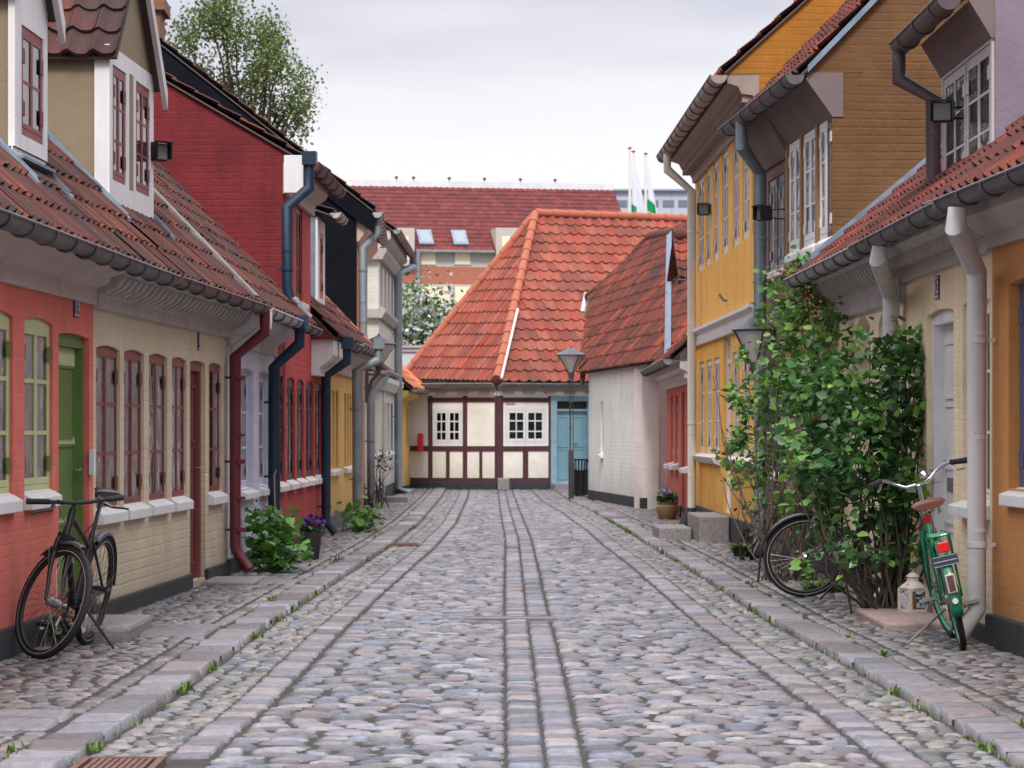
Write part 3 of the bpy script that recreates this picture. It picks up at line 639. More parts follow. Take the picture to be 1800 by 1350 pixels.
# ------------------------------------------------------------------ colours
SALMON = mat('salmon_render', (.70, .165, .125), .8, var=.12, bump=.004, bs=30, brick=.006, streak=.12, c2=(.66, .24, .20), c2s=3, c2f=.56)
BEIGE = mat('beige_render', (.65, .54, .39), .8, var=.10, bump=.004, bs=35, brick=.010, streak=.10, c2=(.56, .46, .33), c2s=2.5, c2f=.6)
LAV = mat('lavender_render', (.58, .57, .68), .8, var=.08, bump=.003, bs=30, brick=.007, streak=.1)
REDW = mat('red_render', (.46, .055, .05), .8, var=.14, bump=.004, bs=30, brick=.010, streak=.18, c2=(.30, .035, .04), c2s=2, c2f=.55)
REDG = mat('dark_red_brick', (.18, .017, .023), .85, var=.25, bump=.008, bs=18, brick=.009, streak=.25, c2=(.24, .09, .06), c2s=9, c2f=.67)
YELW = mat('yellow_render', (.72, .45, .15), .8, var=.08, bump=.003, bs=30, brick=.006, streak=.1)
ORANGE = mat('orange_timber', (.60, .20, .045), .7, var=.15, streak=.15, boards=.16)
BLACKW = mat('black_board', (.007, .008, .013), .9, var=.3, spec=.1, boards=.45, brick=.012)
CREAMW = mat('cream_white_render', (.56, .54, .48), .8, var=.08, bump=.004, bs=30, brick=.008, streak=.12)
TAN = mat('tan_render', (.26, .20, .13), .85, var=.12, bump=.004, bs=40, streak=.1)
LGREEN = mat('pale_green_paint', (.50, .56, .30), .5, var=.08); DGREEN = mat('green_paint', (.09, .17, .04), .45, var=.1)
MAROON = mat('maroon_paint', (.24, .065, .07), .45, var=.15, streak=.1); MAROOND = mat('dark_maroon_paint', (.13, .018, .022), .45, var=.12)
MAROONP = mat('maroon_pipe', (.14, .022, .03), .4, var=.2); NAVY = mat('navy_pipe', (.012, .03, .06), .4, var=.2, c2=(.05, .16, .26), c2s=1.2, c2f=.7)
GREYP = mat('grey_pipe', (.24, .27, .30), .5, metal=.3, var=.2, streak=.3)
SALCOR = mat('pinkish_white', (.58, .50, .48), .6, var=.1, streak=.2, bump=.002)
P0, P1, P2, P3, P4, P5, P6, P7, P8 = (-3.22, 12.), (-3.02, 18.87), (-2.735, 25.05), (-2.65, 29.2), (-2.53, 35.), (-2.45, 40.9), (-2.66, 47.), (-2.62, 59.4), (-2.4, 63.5)
EZ, YO = 2.60, -.34

# --- salmon house
h = House('terraced_house', 'salmon pink house with green door and pale green windows, nearest on the left', 'house', P0, P1)
zw = [(-24, 23, 1.0-.02, 2.10), (43, 93, .99, 2.09)]
Oz = [(h.s(a), h.s(b), 1.0, 2.10, .03) for a, b in ((-24, 23), (43, 93))]; ext = [(h.s(-24)-1.6*(k+1), h.s(-24)-1.6*(k+1)+1.12, 1.0, 2.10, .03) for k in range(2)]
dr = (h.s(103), h.s(157), .12, 2.05, .02)
wall(h, SALMON, 0, h.L, -.1, 2.55, Oz+ext+[dr], th=.3)
for o in Oz+ext: window(h, o, LGREEN, hm=DGREEN, mw=.026, fw=.04, st=.034, sillo=.11, silld=.06)
bx = box_part(h, 'door_lining', DGREEN, dr[1]-.02, dr[1]+.0, .04, .30, .12, 2.05)
door(h, dr, DGREEN, [LGREEN, DGREEN], rec=.09, leafside=0, panels=3)
plinth(h, 0, h.L, [(dr[0], dr[1])], .19)
cornice(h, 0, h.L-.02, [(-.0, 2.30), (-.03, 2.30), (-.03, 2.42), (-.08, 2.44), (-.12, 2.46), (-.14, 2.50), (-.27, 2.54), (-.27, 2.58), (0, 2.58)], SALCOR)
number(h, h.s(132.5), 2.27, '15'); box_part(h, 'mailbox', WHITE, h.s(151)+.1, h.s(151)+.17, -.04, -.001, 1.08, 1.26)
shell(h, SALMON, 0, h.L, 2.5, ends=(1, 0))
pitched(h, 0, h.L, EZ, YO, 46, 3.6)
gutter(h, 0, h.L+1.2, YO-.03, EZ-.03, ZINCD, .072)
# gabled dormer, near
yf = .16; s0, s1 = h.s(28, yf), h.s(82, yf)
w1 = (h.s(38, yf), h.s(77, yf), h.z(80, 258, yf), h.z(80, 72, yf))
d, ops = dormer(h, s0, s1, 3.25, 4.35, yf, 2.2, TAN, WHITE, 45, None, [w1], MAROON, th=.045)
window(h, (*w1, 0), MAROON, hm=MAROOND, rec=yf+.010, sill=False, rows=2, name='dormer_window').parent = d
def dormer_roof(h, d, s0, s1, zt, yf, dep, tm, barge, wm, ov=.12, rise=1.0):
    sm = (s0+s1)/2; za = zt+(s1-s0)/2*rise; a = math.atan(rise)
    for sg, xs in ((1, s0-ov), (-1, s1+ov)):
        mb = MB(); L_ = ((s1-s0)/2+ov)/math.cos(a); z0 = zt-ov*rise+.03
        if sg > 0: tiles(mb, (xs, yf+dep, z0), (0, -1, 0), (math.cos(a), 0, math.sin(a)), (-math.sin(a), 0, math.cos(a)), dep+.07, L_, th=.28, A=.03)
        else: tiles(mb, (xs, yf-.07, z0), (0, 1, 0), (-math.cos(a), 0, math.sin(a)), (math.sin(a), 0, math.cos(a)), dep+.07, L_, th=.28, A=.03)
        mb.build('dormer_roof', [tm, SOFF], d)
        if sg > 0: continue
        b = MB(); dx = sg*math.cos(a); dz = math.sin(a); p = Vector((xs-sg*.03, yf-.10, z0-.03))
        b.prism([p, p+Vector((dx, 0, dz))*(L_+.03), p+Vector((dx, 0, dz))*(L_+.03)+Vector((0, 0, -.15)), p+Vector((0, 0, -.15))], (0, .04, 0)); b.build('bargeboard', barge, d)
    g = MB(); g.prism([(s0, yf+.01, zt+.001), (s1, yf+.01, zt+.001), (sm, yf+.01, za)], (0, .1, 0)); g.build('gable_infill', wm, d)
    r = MB(); r.tube([(sm, yf-.08, za+.05), (sm, yf+dep, za+.05)], .1, 10); r.build('ridge_tiles', tm, d)
    return d
PINKG = mat('pinkish_grey_paint', (.62, .56, .58), .6, var=.1)
dormer_roof(h, d, s0, s1, 4.35, yf, 2.2, TILE_BROWN, PINKG, TAN)
fl = MB(); fl.box(s0-.12, s0-.10, yf-.0, 2.2, 3.0, 3.01)
def flashing(h, d, s, yf, sg, zb, m=LEAD, ang=46, ln=1.5):
    q = MB(); a = R(ang)
    z0 = EZ+(yf-.15-YO)*math.tan(a)+.05
    P = [(s, yf-.15, z0), (s, yf-.15+ln*math.cos(a), z0+ln*math.sin(a)), (s, yf-.15+ln*math.cos(a), z0+.04+ln*math.sin(a)), (s, yf-.15, z0+.04)]
    q.prism(P, (sg*.02, 0, 0)); P2 = [(s, y-.02, z-.03) for _, y, z in P[:2]]+[(s+sg*.09, P[1][1]-.02, P[1][2]-.03), (s+sg*.09, P[0][1]-.02, P[0][2]-.03)]
    q.prism(P2, (0, 0, .03)); q.build('flashing', m, d)
flashing(h, d, s0-.03, yf, -1, 0); flashing(h, d, s1+.03, yf, 1, 0)
q = MB(); q.box(s0-.03, s1+.03, yf-.06, yf+.02, 3.17, 3.19); q.build('flashing', LEAD, d)

# --- beige house
h = House('terraced_house', 'beige house with maroon door and narrow maroon windows on the left', 'house', P1, P2)
bw = [(169, 211), (218, 253), (262, 294), (302, 328), (367, 390)]
Ob = [(h.s(a), h.s(b), .82 if b < 380 else .82, 2.0, .025) for a, b in bw]; dr = (h.s(334), h.s(361), .06, 2.0, .02)
wall(h, BEIGE, 0, h.L, -.1, 2.55, Ob+[dr], th=.3)
for o in Ob: window(h, o, MAROON, hm=MAROOND, mw=.022, fw=.03, st=.020, sillo=.11, silld=.06)
door(h, dr, MAROON, [MAROOND, MAROOND], rec=.08, panels=3)
plinth(h, 0, h.L, [(dr[0], dr[1])], .14)
cornice(h, .02, h.L, [(0, 2.28), (-.04, 2.28), (-.04, 2.37), (-.06, 2.38), (-.06, 2.46), (-.26, 2.54), (-.26, 2.60), (0, 2.60)], OFFW, dent=(-.21, -.061, 2.385, 2.53, .22, .11, 1))
number(h, h.s(348), 2.2, '1'); st = box_part(h, 'sticker', mat('red_sticker', (.6, .04, .03), .5), dr[0]+.18, dr[0]+.3, .070, .0735, 1.22, 1.36)
box_part(h, 'sticker_edge', WHITE, dr[0]+.165, dr[0]+.315, .0705, .0738, 1.2, 1.38, parent=st); 
q = MB(); q.box(dr[0]+.2, dr[0]+.28, .0665, .0699, 1.28, 1.30); q.box(dr[0]+.23, dr[0]+.25, .0665, .0699, 1.25, 1.33); q.build('cross_mark', WHITE, st)
shell(h, BEIGE, 0, h.L, 2.5, ends=(0, 0))
pitched(h, 0, h.L, EZ, YO, 46, 3.6)
REDGUT = mat('maroon_gutter', (.12, .05, .055), .45, metal=.2, var=.3, streak=.2)
gutter(h, 1.25, h.L-.12, YO-.03, EZ-.03, REDGUT, .068)
X = h.L-.14
downpipe(h, [(X, YO-.05, EZ-.06), (X, YO-.05, 2.33), (X+.05, -.10, 2.10), (X+.05, -.10, .28), (X+.05, -.14, .2), (X+.02, -.24, .07)], .052, MAROONP, (1.9, 1.1, .45))
# big gabled dormer with two windows
yf = .2; s0, s1 = h.s(194, yf), h.s(269, yf)
w1 = (h.s(195.5, yf)+.06, h.s(222, yf), 3.37, 4.28); w2 = (h.s(239, yf), h.s(266, yf)-.06, 3.37, 4.28)
d, ops = dormer(h, s0, s1, 3.2, 4.42, yf, 2.6, TAN, WHITE, 45, None, [w1, w2], MAROON)
for w_ in (w1, w2): window(h, (*w_, 0), MAROON, hm=MAROOND, rec=yf+.010, sill=False, rows=3, name='dormer_window', mw=.022).parent = d
sm = (w1[1]+w2[0])/2; box_part(h, 'mullion_infill', TAN, sm-.07, sm+.07, yf-.006, yf-.001, 3.36, 4.30, parent=d)
dormer_roof(h, d, s0, s1, 4.42, yf, 2.6, TILE_BROWN, PINKG, TAN)
flashing(h, d, s0-.03, yf, -1, 0, ln=2.3); flashing(h, d, s1+.03, yf, 1, 0)
BRK = mat('chimney_brick', (.20, .10, .06), .85, var=.3, vs_=10, brick=.02, bump=.004, c2=(.16, .09, .06), c2s=6, c2f=.55)
# the mortared strip on the roof
MORT = mat('mortar', (.22, .20, .19), .9, var=.3, vs_=8, bump=.008, bs=30)
def roof_strip(h, sa, sb, zz0, zz1, w_, m, ang=46, name='mortar_strip', hi=.03, ez=EZ):
    a = R(ang); q = MB(); P = []
    n = 10
    for i in range(n+1):
        t = i/n; z = zz0+(zz1-zz0)*t; y = YO+(z-ez)/math.tan(a); s_ = sa+(sb-sa)*t; ww = w_*(1+.25*math.sin(t*9)); P.append([(s_-ww, y-.03, z+hi+.02), (s_+ww, y-.03, z+hi+.02), (s_+ww, y+.02, z-.05), (s_-ww, y+.02, z-.05)])
    for i in range(n): q.add(P[i]+P[i+1], [(0, 1, 5, 4), (1, 2, 6, 5), (3, 0, 4, 7)])
    q.build(name, m, h.e)
roof_strip(h, h.L-.35, h.L-.55, EZ+.02, 5.3, .13, MORT)

# --- lavender house
h = House('terraced_house', 'narrow pale lavender house between the beige and the red house', 'house', P2, P3)
Ol = [(h.s(423), h.s(446), .80, 2.0, .03), (h.s(455), h.s(474), .80, 2.0, .03)]
wall(h, LAV, 0, h.L, -.1, 2.55, Ol, th=.3)
PALEL = mat('pale_lilac_paint', (.58, .60, .72), .5, var=.06)
for o in Ol: window(h, o, PALEL, hm=PALEL, rec=.07)
plinth(h, 0, h.L, [], .16)
cornice(h, 0, h.L-.02, [(0, 2.22), (-.04, 2.22), (-.04, 2.34), (-.2, 2.42), (-.26, 2.5), (-.26, 2.6), (0, 2.6)], OFFW)
shell(h, LAV, 0, h.L, 2.5, ends=(0, 0))
pitched(h, 0, h.L+1.1, EZ, YO, 46, 3.6)
SILV = mat('pale_zinc', (.45, .44, .47), .45, metal=.3, var=.2, streak=.2)
gutter(h, .05, h.L-.5, YO-.03, EZ-.04, SILV, .066); gutter(h, h.L-.45, h.L+1.1, YO-.03, EZ-.05, ZINCD, .066)
X = h.s(482, -.11)-.05
roof_strip(h, h.L+1.03, h.L+1.03, EZ+.05, 5.6, .045, SILV, name='flashing', hi=.05)
downpipe(h, [(X, YO-.05, EZ-.06), (X, YO-.05, 2.33), (X+.05, -.11, 2.08), (X+.05, -.11, .2), (X+.05, -.3, .05)], .06, NAVY, (1.7, .9), hop=True)
q = MB(); q.tube([(.08, YO-.05, EZ-.06), (.08, YO-.05, 2.4), (.05, -.08, 2.2), (.05, -.08, .2)], .045, 10); q.build('downpipe', WHITE, h.e)

# --- red house
h = House('terraced_house', 'two storey dark red house with navy drainpipes on the left', 'house', P3, P4)
Or = [(h.s(a), h.s(b), .80, 1.99, .03) for a, b in ((485, 500), (504, 518), (522, 534), (538, 551), (554, 564.5))]
US = h.s(497); UE = h.s(546)
Ou = [(h.s(508.5), h.s(513.5), 3.0, 4.12, .0), (h.s(521), h.s(531.5), 2.98, 4.12, 0)]
wall(h, REDW, 0, h.L, -.1, 2.55, Or, th=.3)
wall(h, REDW, US, UE, 2.551, 4.45, Ou, th=.3, name='upper_wall')
DKF = mat('dark_plum_paint', (.07, .04, .06), .45)
for o in Or: window(h, o, DKF, hm=NAVY, cols=2, rows=4)
for o in Ou: window(h, o, DKF, hm=BLACKM, cols=2, rows=3, silld=.08)
plinth(h, 0, h.L, [], .12, mat('dark_red_plinth', (.06, .03, .035), .8))
gablewall(h, REDG, US-.004, .25, gablepts(4.50, -.30, 30.33, 3.4, 2.0, -.003))
gablewall(h, REDG, UE-.25, .249, gablepts(4.50, -.30, 30.33, 3.4, 0, .31))
shell(h, REDW, 0, h.L, 2.5, ends=(0, 0))
a_ = math.degrees(math.atan(.585))
rl = pitched(h, US-.05, UE+.15, 4.50, -.30, a_, 3.4, m=TILE_BROWN)
cornice(h, US-.0, UE+.02, [(-.001, 4.12), (-.05, 4.12), (-.06, 4.24), (-.18, 4.32), (-.22, 4.38), (-.22, 4.50), (-.001, 4.50)], OFFW)
closer(h, REDG, US-.006, -.30, 4.51, 30.33, 4.50, -.2); box_part(h, 'cornice_end', WHITE, US-.06, US-.001, -.24, -.02, 4.12, 4.55)
gutter(h, US-.05, UE+.3, -.34, 4.46, REDGUT, .085)
X = h.s(505, -.13)
downpipe(h, [(X+.12, -.36, 4.44), (X+.12, -.36, 4.12), (X, -.13, 3.9), (X, -.13, 3.0), (X, -.16, 2.88)], .06, NAVY, (3.2,), hop=True, name='upper_downpipe')
LW = h.s(546)
pitched(h, UE+.0, h.L+.2, EZ, YO, 46, 3.0); closer(h, REDG, UE+.06, YO, 2.57, 46, EZ, .05)
cornice(h, UE+.1, h.L, [(0, 2.1), (-.1, 2.1), (-.1, 2.2), (-.22, 2.28), (-.28, 2.36), (-.28, 2.56), (0, 2.56)], WHITE, name='cornice_block')
gutter(h, h.L-.2, h.L+1.4, YO-.03, EZ-.05, NAVY, .08)
X = h.s(573, -.11)-.05
downpipe(h, [(X, YO-.05, EZ-.08), (X, YO-.05, 2.3), (X+.05, -.11, 2.1), (X+.05, -.11, .2), (X+.05, -.24, .05)], .058, NAVY, (1.9, .4), hop=True)
dz = EZ+(.2-YO)*math.tan(R(46))
# zinc-clad dormer on the red house's lower roof belongs to the yellow house
# --- yellow house
h = House('terraced_house', 'low yellow house with blue grey dormer, left side beyond the red house', 'house', P4, P5)
Oy = [(h.s(a), h.s(b), .86, 1.93, .03) for a, b in ((578, 582), (584, 588), (590, 594.5), (605, 608.5), (610, 613), (614.5, 617.5))]
wall(h, YELW, 0, h.L, -.1, 2.5, Oy, th=.3)
YF = mat('mustard_paint', (.42, .27, .07), .5)
for o in Oy: window(h, o, YF, rec=.05, cols=1)
plinth(h, 0, h.L, [], .22, mat('grey_plinth', (.16, .16, .17), .8))
cornice(h, 0, h.L, [(0, 2.2), (-.06, 2.2), (-.06, 2.36), (-.24, 2.46), (-.24, 2.56), (0, 2.56)], OFFW)
shell(h, YELW, 0, h.L, 2.5, ends=(0, 0))
pitched(h, .1, h.L, EZ+.02, YO, 46, 3.0); gutter(h, 1.5, h.L, YO-.03, EZ-.0, ZINC, .075)
sA, sB = .35, 1.5; yf = .1
m_ = MB(); m_.box(sA-.004, sB, yf+.03, 2.2, 2.9, 4.28); dd = m_.build('dormer', LEAD, h.e)
w_ = (sA+.3, sB-.25, 3.2, 4.1); wf = wall(h, WHITE, sA, sB, 3.0, 4.28, [(*w_, 0)], y=yf, th=.1, name='dormer_front'); wf.parent = dd
window(h, (*w_, 0), mat('salmon_frame', (.5, .2, .15), .5), rec=yf+.010, sill=False, name='dormer_window', hm=BLACKM).parent = dd
mb = MB(); tiles(mb, (sA-.1, -.12, 4.33), (1, 0, 0), (0, .94, .34), (0, -.34, .94), sB-sA+.2, 2.2); mb.build('dormer_roof', [TILE_BROWN, SOFF], dd)
g_ = gutter(h, sA-.05, sB+.1, -.14, 4.33, OFFW, .07); g_.parent = dd
roof_strip(h, h.L-.12, h.L-.12, EZ+.02, 4.6, .10, TILE_OR, name='verge_tiles')

# --- orange and black house
h = House('terraced_house', 'tall house with black boarded gable and orange front on the left', 'house', P5, P6)
Oo = [(h.s(631), h.s(634), .15, 1.98, 0), (h.s(636), h.s(638), .9, 1.95, 0)]
wall(h, ORANGE, 0, h.L, -.1, 4.7, Oo, th=.3)
for o in Oo: window(h, o, mat('dark_brown_paint', (.07, .03, .02), .5), rec=.1, cols=1, sill=False)
ra = math.tan(R(38))
gablewall(h, BLACKW, -.06, .3, gablepts(4.86, -.30, 38, 4.2, 1.9, -.02))
gablewall(h, CREAMW, h.L-.3, .299, gablepts(4.86, -.30, 38, 4.2, 0, .31))
pitched(h, -.10, h.L+.05, 4.86, -.30, 38, 4.2, m=TILE_BROWN)
bg = MB(); a = R(38); p = Vector((-.11, -.30, 4.74)); dv = Vector((0, math.cos(a), math.sin(a)))*5.6
bg.prism([p, p+dv, p+dv+Vector((0, 0, -.28)), p+Vector((0, 0, -.28))], (.045, 0, 0)); bg.build('bargeboard', BLACKW, h.e)
gutter(h, -.05, h.L, -.34, 4.80, SILV, .085); closer(h, BLACKW, -.07, -.30, 4.7, 38, 4.86, -.2)
cornice(h, .0, h.L, [(-.001, 4.35), (-.05, 4.35), (-.25, 4.62), (-.25, 4.8), (-.001, 4.8)], mat('peach_paint', (.6, .42, .33), .6))
downpipe(h, [(.12, -.36, 4.78), (.12, -.36, 4.5), (.06, -.12, 4.25), (.06, -.12, 2.9), (.06, -.15, 2.8)], .065, GREYP, (3.9, 3.1), name='upper_downpipe')
XP = h.s(628, -.12); downpipe(h, [(XP+.1, -.42, 2.62), (XP+.1, -.42, 2.4), (XP, -.12, 2.25), (XP, -.12, .12), (XP, -.2, .02)], .065, GREYP, (1.7, .7), hop=True)
cn = empty('chimney_stack', (*h.to(1.4, 3.42).xy, 0), (0, 0, h.e.rotation_euler.z), 'brown brick chimney rising behind the near left dormer', 'chimney')
q = MB(); q.box(-.5, .5, -.36, .36, 6.3, 7.15); q.build('base', BRK, cn)
q = MB(); q.box(-.42, .42, -.28, .28, 7.15, 8.1); q.build('shaft', BRK, cn); q = MB(); q.box(-.5, .5, -.36, .36, 8.1, 8.3); q.box(-.42, .42, -.28, .28, 8.3, 8.5); q.build('cap', BRK, cn)

# --- white two storey house
h = House('terraced_house', 'narrow white two storey house with stone bands near the end of the left row', 'house', P6, P7)
Ow = [(h.s(a), h.s(b), .95, 1.98, 0) for a, b in ((655.5, 659), (662, 666), (674.5, 678.5), (680.5, 684.5), (686.5, 690.5))]
US = h.s(665.5)
UW = [(h.s(669)+k*1.45, h.s(669)+k*1.45+.8, 3.9, 4.75, 0) for k in range(5)]
wall(h, CREAMW, 0, US-.001, -.1, 2.55, [o for o in Ow if o[1] < US], th=.3)
wall(h, CREAMW, US, h.L, -.1, 5.1, [o for o in Ow if o[0] > US]+UW, th=.3)
PG = mat('pale_grey_paint', (.45, .50, .53), .5)
for o in Ow+UW: window(h, o, PG, rec=.08, cols=1, silld=.06)
gablewall(h, CREAMW, US-.004, .25, gablepts(5.38, -.32, 36, 2.0, 2.0, -.003))
gablewall(h, CREAMW, h.L-.25, .249, gablepts(5.38, -.32, 36, 2.0, 0, .31))
pitched(h, US-.12, h.L+.1, 5.38, -.32, 36, 2.0, m=TILE_BROWN)
STB = mat('stone_band', (.38, .34, .31), .8, var=.15, streak=.2)
for z0, z1, dd in ((3.62, 3.80, .14), (4.78, 5.0, .16)):
    cornice(h, US-.14, h.L, [(-.001, z0), (-dd*.5, z0), (-dd, z1-.06), (-dd, z1), (-.001, z1)], STB, name='stone_band'); box_part(h, 'stone_band', STB, US-.14, US-.002, .0, 1.2, z0, z1)
cornice(h, US-.05, h.L, [(-.001, 5.0), (-.1, 5.1), (-.24, 5.2), (-.24, 5.36), (-.001, 5.36)], CREAMW)
cornice(h, 0, h.L, [(-.001, 2.2), (-.08, 2.2), (-.16, 2.36), (-.16, 2.46), (-.001, 2.46)], CREAMW, name='band')
gutter(h, US-.1, h.L, -.36, 5.36, ZINC, .08)
q = MB(); q.box(h.s(672)-.1, h.s(672)+.1, -.05, -.001, -.1, 2.2); q.build('pilaster', CREAMW, h.e)
plinth(h, 0, h.L, [], .24)
mb = MB(); tiles(mb, (.2, -.3, 2.50), (1, 0, 0), (0, .72, .69), (0, -.69, .72), US-.2, .9); mb.build('lower_roof', [TILE_BROWN, SOFF], h.e); gutter(h, .2, US+.2, -.34, 2.48, OFFW, .07)
shell(h, CREAMW, 0, h.L, 2.5, dep=4, ends=(0, 0))
XP = h.s(700, -.13); downpipe(h, [(h.L-.1, -.38, 5.3), (h.L-.1, -.38, 5.1), (XP, -.13, 4.85), (XP, -.13, .12), (XP, -.4, .03)], .075, GREYP, (3.5, 1.7))
downpipe(h, [(.35, -.36, 2.45), (.35, -.36, 2.35), (.12, -.12, 2.05), (.12, -.12, .1), (.12, -.14, .03)], .07, GREYP, (1.2,), name='downpipe')

# --- small yellow house at the corner
h = House('terraced_house', 'small yellow house with orange tiled roof at the far left corner', 'house', P7, P8)
Oc = [(h.s(700), h.s(705), 1.0, 1.95, 0), (h.s(714), h.s(718), 1.0, 1.95, 0), (h.s(720), h.s(723.5), 1.0, 1.95, 0)]
wall(h, YELW, 0, h.L, -.1, 2.4, Oc, th=.3)
for o in Oc: window(h, o, PG, rec=.05, cols=1, sill=False)
cornice(h, 0, h.L, [(-.001, 2.08), (-.12, 2.1), (-.26, 2.2), (-.26, 2.3), (-.001, 2.3)], YELW)
plinth(h, 0, h.L, [], .1); shell(h, YELW, 0, h.L, 2.3, dep=2.5, ends=(0, 1))
pitched(h, .05, h.L+.35, 2.36, -.36, 42, 1.1, m=TILE_OR)
gutter(h, .1, h.L+.3, -.40, 2.33, ZINC, .075)
downpipe(h, [(h.L+.1, -.40, 2.3), (h.L+.1, -.40, 2.1), (h.L-.05, -.12, 1.75), (h.L-.05, -.12, .15), (h.L-.05, -.35, .02)], .06, OFFW, (.9,))
# ------------------------------------------------------------------ right side
CREAM = mat('cream_render', (.80, .65, .45), .85, var=.10, bump=.006, bs=22, brick=.006, streak=.14, c2=(.62, .51, .36), c2s=2.2, c2f=.62)
ORW = mat('apricot_render', (.56, .25, .08), .85, var=.10, bump=.005, bs=22, streak=.1, brick=.003)
YOR = mat('deep_yellow_render', (.84, .44, .09), .8, var=.08, bump=.003, bs=25, brick=.003, streak=.1)
YGAB = mat('ochre_gable', (.38, .15, .018), .85, var=.15, bump=.008, bs=12, brick=.01)
TANB = mat('brown_brick_render', (.15, .072, .028), .85, var=.15, bump=.006, bs=20, brick=.016, streak=.1)
TANT = mat('tan_timber', (.30, .17, .08), .8, var=.15, streak=.15, boards=.9)
BRT = mat('dark_brown_timber', (.20, .115, .08), .8, var=.2, streak=.2, boards=.7)
FASC = mat('plum_grey_board', (.17, .125, .125), .6, var=.15)
LILAC = mat('lilac_render', (.22, .17, .225), .85, var=.15, bump=.006, bs=15, c2=(.18, .14, .185), c2s=3, c2f=.6)
SALM2 = mat('coral_render', (.58, .14, .10), .8, var=.08, brick=.005, streak=.1)
BLUF = mat('slate_blue_paint', (.09, .11, .22), .5, var=.1)
CPIPE = mat('pale_grey_pipe', (.58, .56, .58), .45, var=.1, vs_=6, c2=(.14, .18, .26), c2s=5, c2f=.66)
CREAMP = mat('cream_pipe', (.66, .60, .52), .45, var=.08)
Q0, Q1, Q2, Q3, Q4, Q5, Q6 = (3.4, 12.), (3.12, 17.), (3.1, 20.6), (3.05, 24.9), (2.78, 29.4), (2.66, 38.), (2.72, 46.)
EZR = 2.86
# --- apricot house (near)
h = House('terraced_house', 'apricot orange house with slate blue window at the right edge', 'house', Q1, Q0)
Oa = [(h.s(1773), h.s(1773)+1.15, 1.03, 2.32, .03), (h.s(1773)+1.9, h.s(1773)+3.05, 1.03, 2.32, .03)]
wall(h, ORW, 0, h.L, -.1, 2.85, Oa, th=.35)
for o in Oa: window(h, o, BLUF, hm=BLUF, rec=.07, sillo=.11, silld=.06, fw=.06, st=.05)
plinth(h, 0, h.L, [], .21, PLINTH, y=-.05)
shell(h, ORW, 0, h.L, 2.6, ends=(0, 1))
cornice(h, 0, h.L, [(-.001, 2.58), (-.04, 2.58), (-.05, 2.66), (-.10, 2.68), (-.24, 2.76), (-.24, 2.84), (-.001, 2.84)], OFFW)
pitched(h, 0, h.L, EZR+.04, YO, 40, 3.8, m=TILE_FRESH); gutter(h, 0, h.L, YO-.03, EZR+.0, ZINCD, .076)
# --- number 12, cream
h = House('terraced_house', 'cream house number 12 with white door and fat drainpipe on the right', 'house', Q2, Q1)
dr = (h.s(1629), h.s(1676), .12, 2.25, .03); wn = (h.s(1692), h.s(1741)-.03, .92, 2.26, .03)
wall(h, CREAM, 0, h.L, -.1, 2.85, [dr, wn], th=.35)
door(h, dr, WHITE, [WHITE, WHITE], rec=.12, panels=4, leafside=1)
window(h, wn, WHITE, hm=WHITE, rec=.07, cols=2, rows=3, sillo=.11, silld=.10)
number(h, h.s(1649), 2.44, '12'); plinth(h, 0, h.L, [(dr[0], dr[1])], .12)
cornice(h, 0, h.L, [(-.001, 2.56), (-.04, 2.56), (-.04, 2.66), (-.06, 2.66), (-.24, 2.78), (-.24, 2.86), (-.001, 2.86)], OFFW, dent=(-.17, -.05, 2.66, 2.74, .10, .05, 0))
box_part(h, 'mail_slot', ZINC, dr[0]+.3, dr[0]+.55, .10, .109, .95, 1.05)
shell(h, CREAM, 0, h.L, 2.6, ends=(0, 0))
pitched(h, 0, h.L, EZR+.02, YO, 40, 3.8, m=TILE_FRESH); gutter(h, 0, h.L+.35, YO-.03, EZR-.02, ZINCD, .076)
X = h.s(1717, -.12)-.03; XT = h.s(1677, YO-.05)
downpipe(h, [(XT, YO-.03, EZR-.085), (XT, YO-.04, 2.66), (X+.03, -.12, 2.42), (X+.03, -.12, .24), (X-.05, -.21, .07)], .058, CPIPE, (1.98, .66))
# lilac dormer
yf = .24; s0, s1 = h.s(1655, yf), h.s(1743, yf)
zt = 4.2; a4 = s1-s0
wl = [(s0+.05+k*(a4-.1)/2, s0+.05+(k+1)*(a4-.1)/2-.02, 3.2, 4.12) for k in range(2)]
m_ = MB(); m_.box(s0, s1, yf+.13, 5.5, 2.9, zt); dd = m_.build('dormer', LILAC, h.e)
ch = MB(); ch.box(s1+.001, s1+.03, yf+.02, 5.5, 2.8, 6.2); ch.build('cheek', LILAC, dd); pp = MB(); pp.box(s1+.031, s1+.06, yf+.3, yf+.34, 3.3, 5.6); pp.build('joint_strip', OFFW, dd)
wf = wall(h, OFFW, s0, s1, 3.05, zt, [(*q_, 0) for q_ in wl], y=yf, th=.12, name='dormer_front'); wf.parent = dd
for q_ in wl: window(h, (*q_, 0), OFFW, hm=OFFW, rec=yf+.012, sill=False, name='dormer_window').parent = dd
fb = MB(); fb.prism([(s0-.02, yf-.003, 4.14), (s0-.02, yf-.16, 4.40), (s0-.02, yf-.1, 4.44), (s0-.02, yf+.1, 4.44), (s0-.02, yf+.1, 4.14)], (a4+.04, 0, 0)); fb.build('fascia', FASC, dd)
mb = MB(); tiles(mb, (s0-.1, yf-.28, 4.47), (1, 0, 0), (0, .80, .6), (0, -.6, .8), a4+.1, 3.6); mb.build('dormer_roof', [TILE_DARK, SOFF], dd)
PLUM = mat('plum_zinc', (.11, .075, .085), .5, metal=.2, var=.25, c2=(.16, .18, .24), c2s=4, c2f=.62)
g_ = gutter(h, s0-.12, s1+.02, yf-.30, 4.42, PLUM, .085); g_.parent = dd
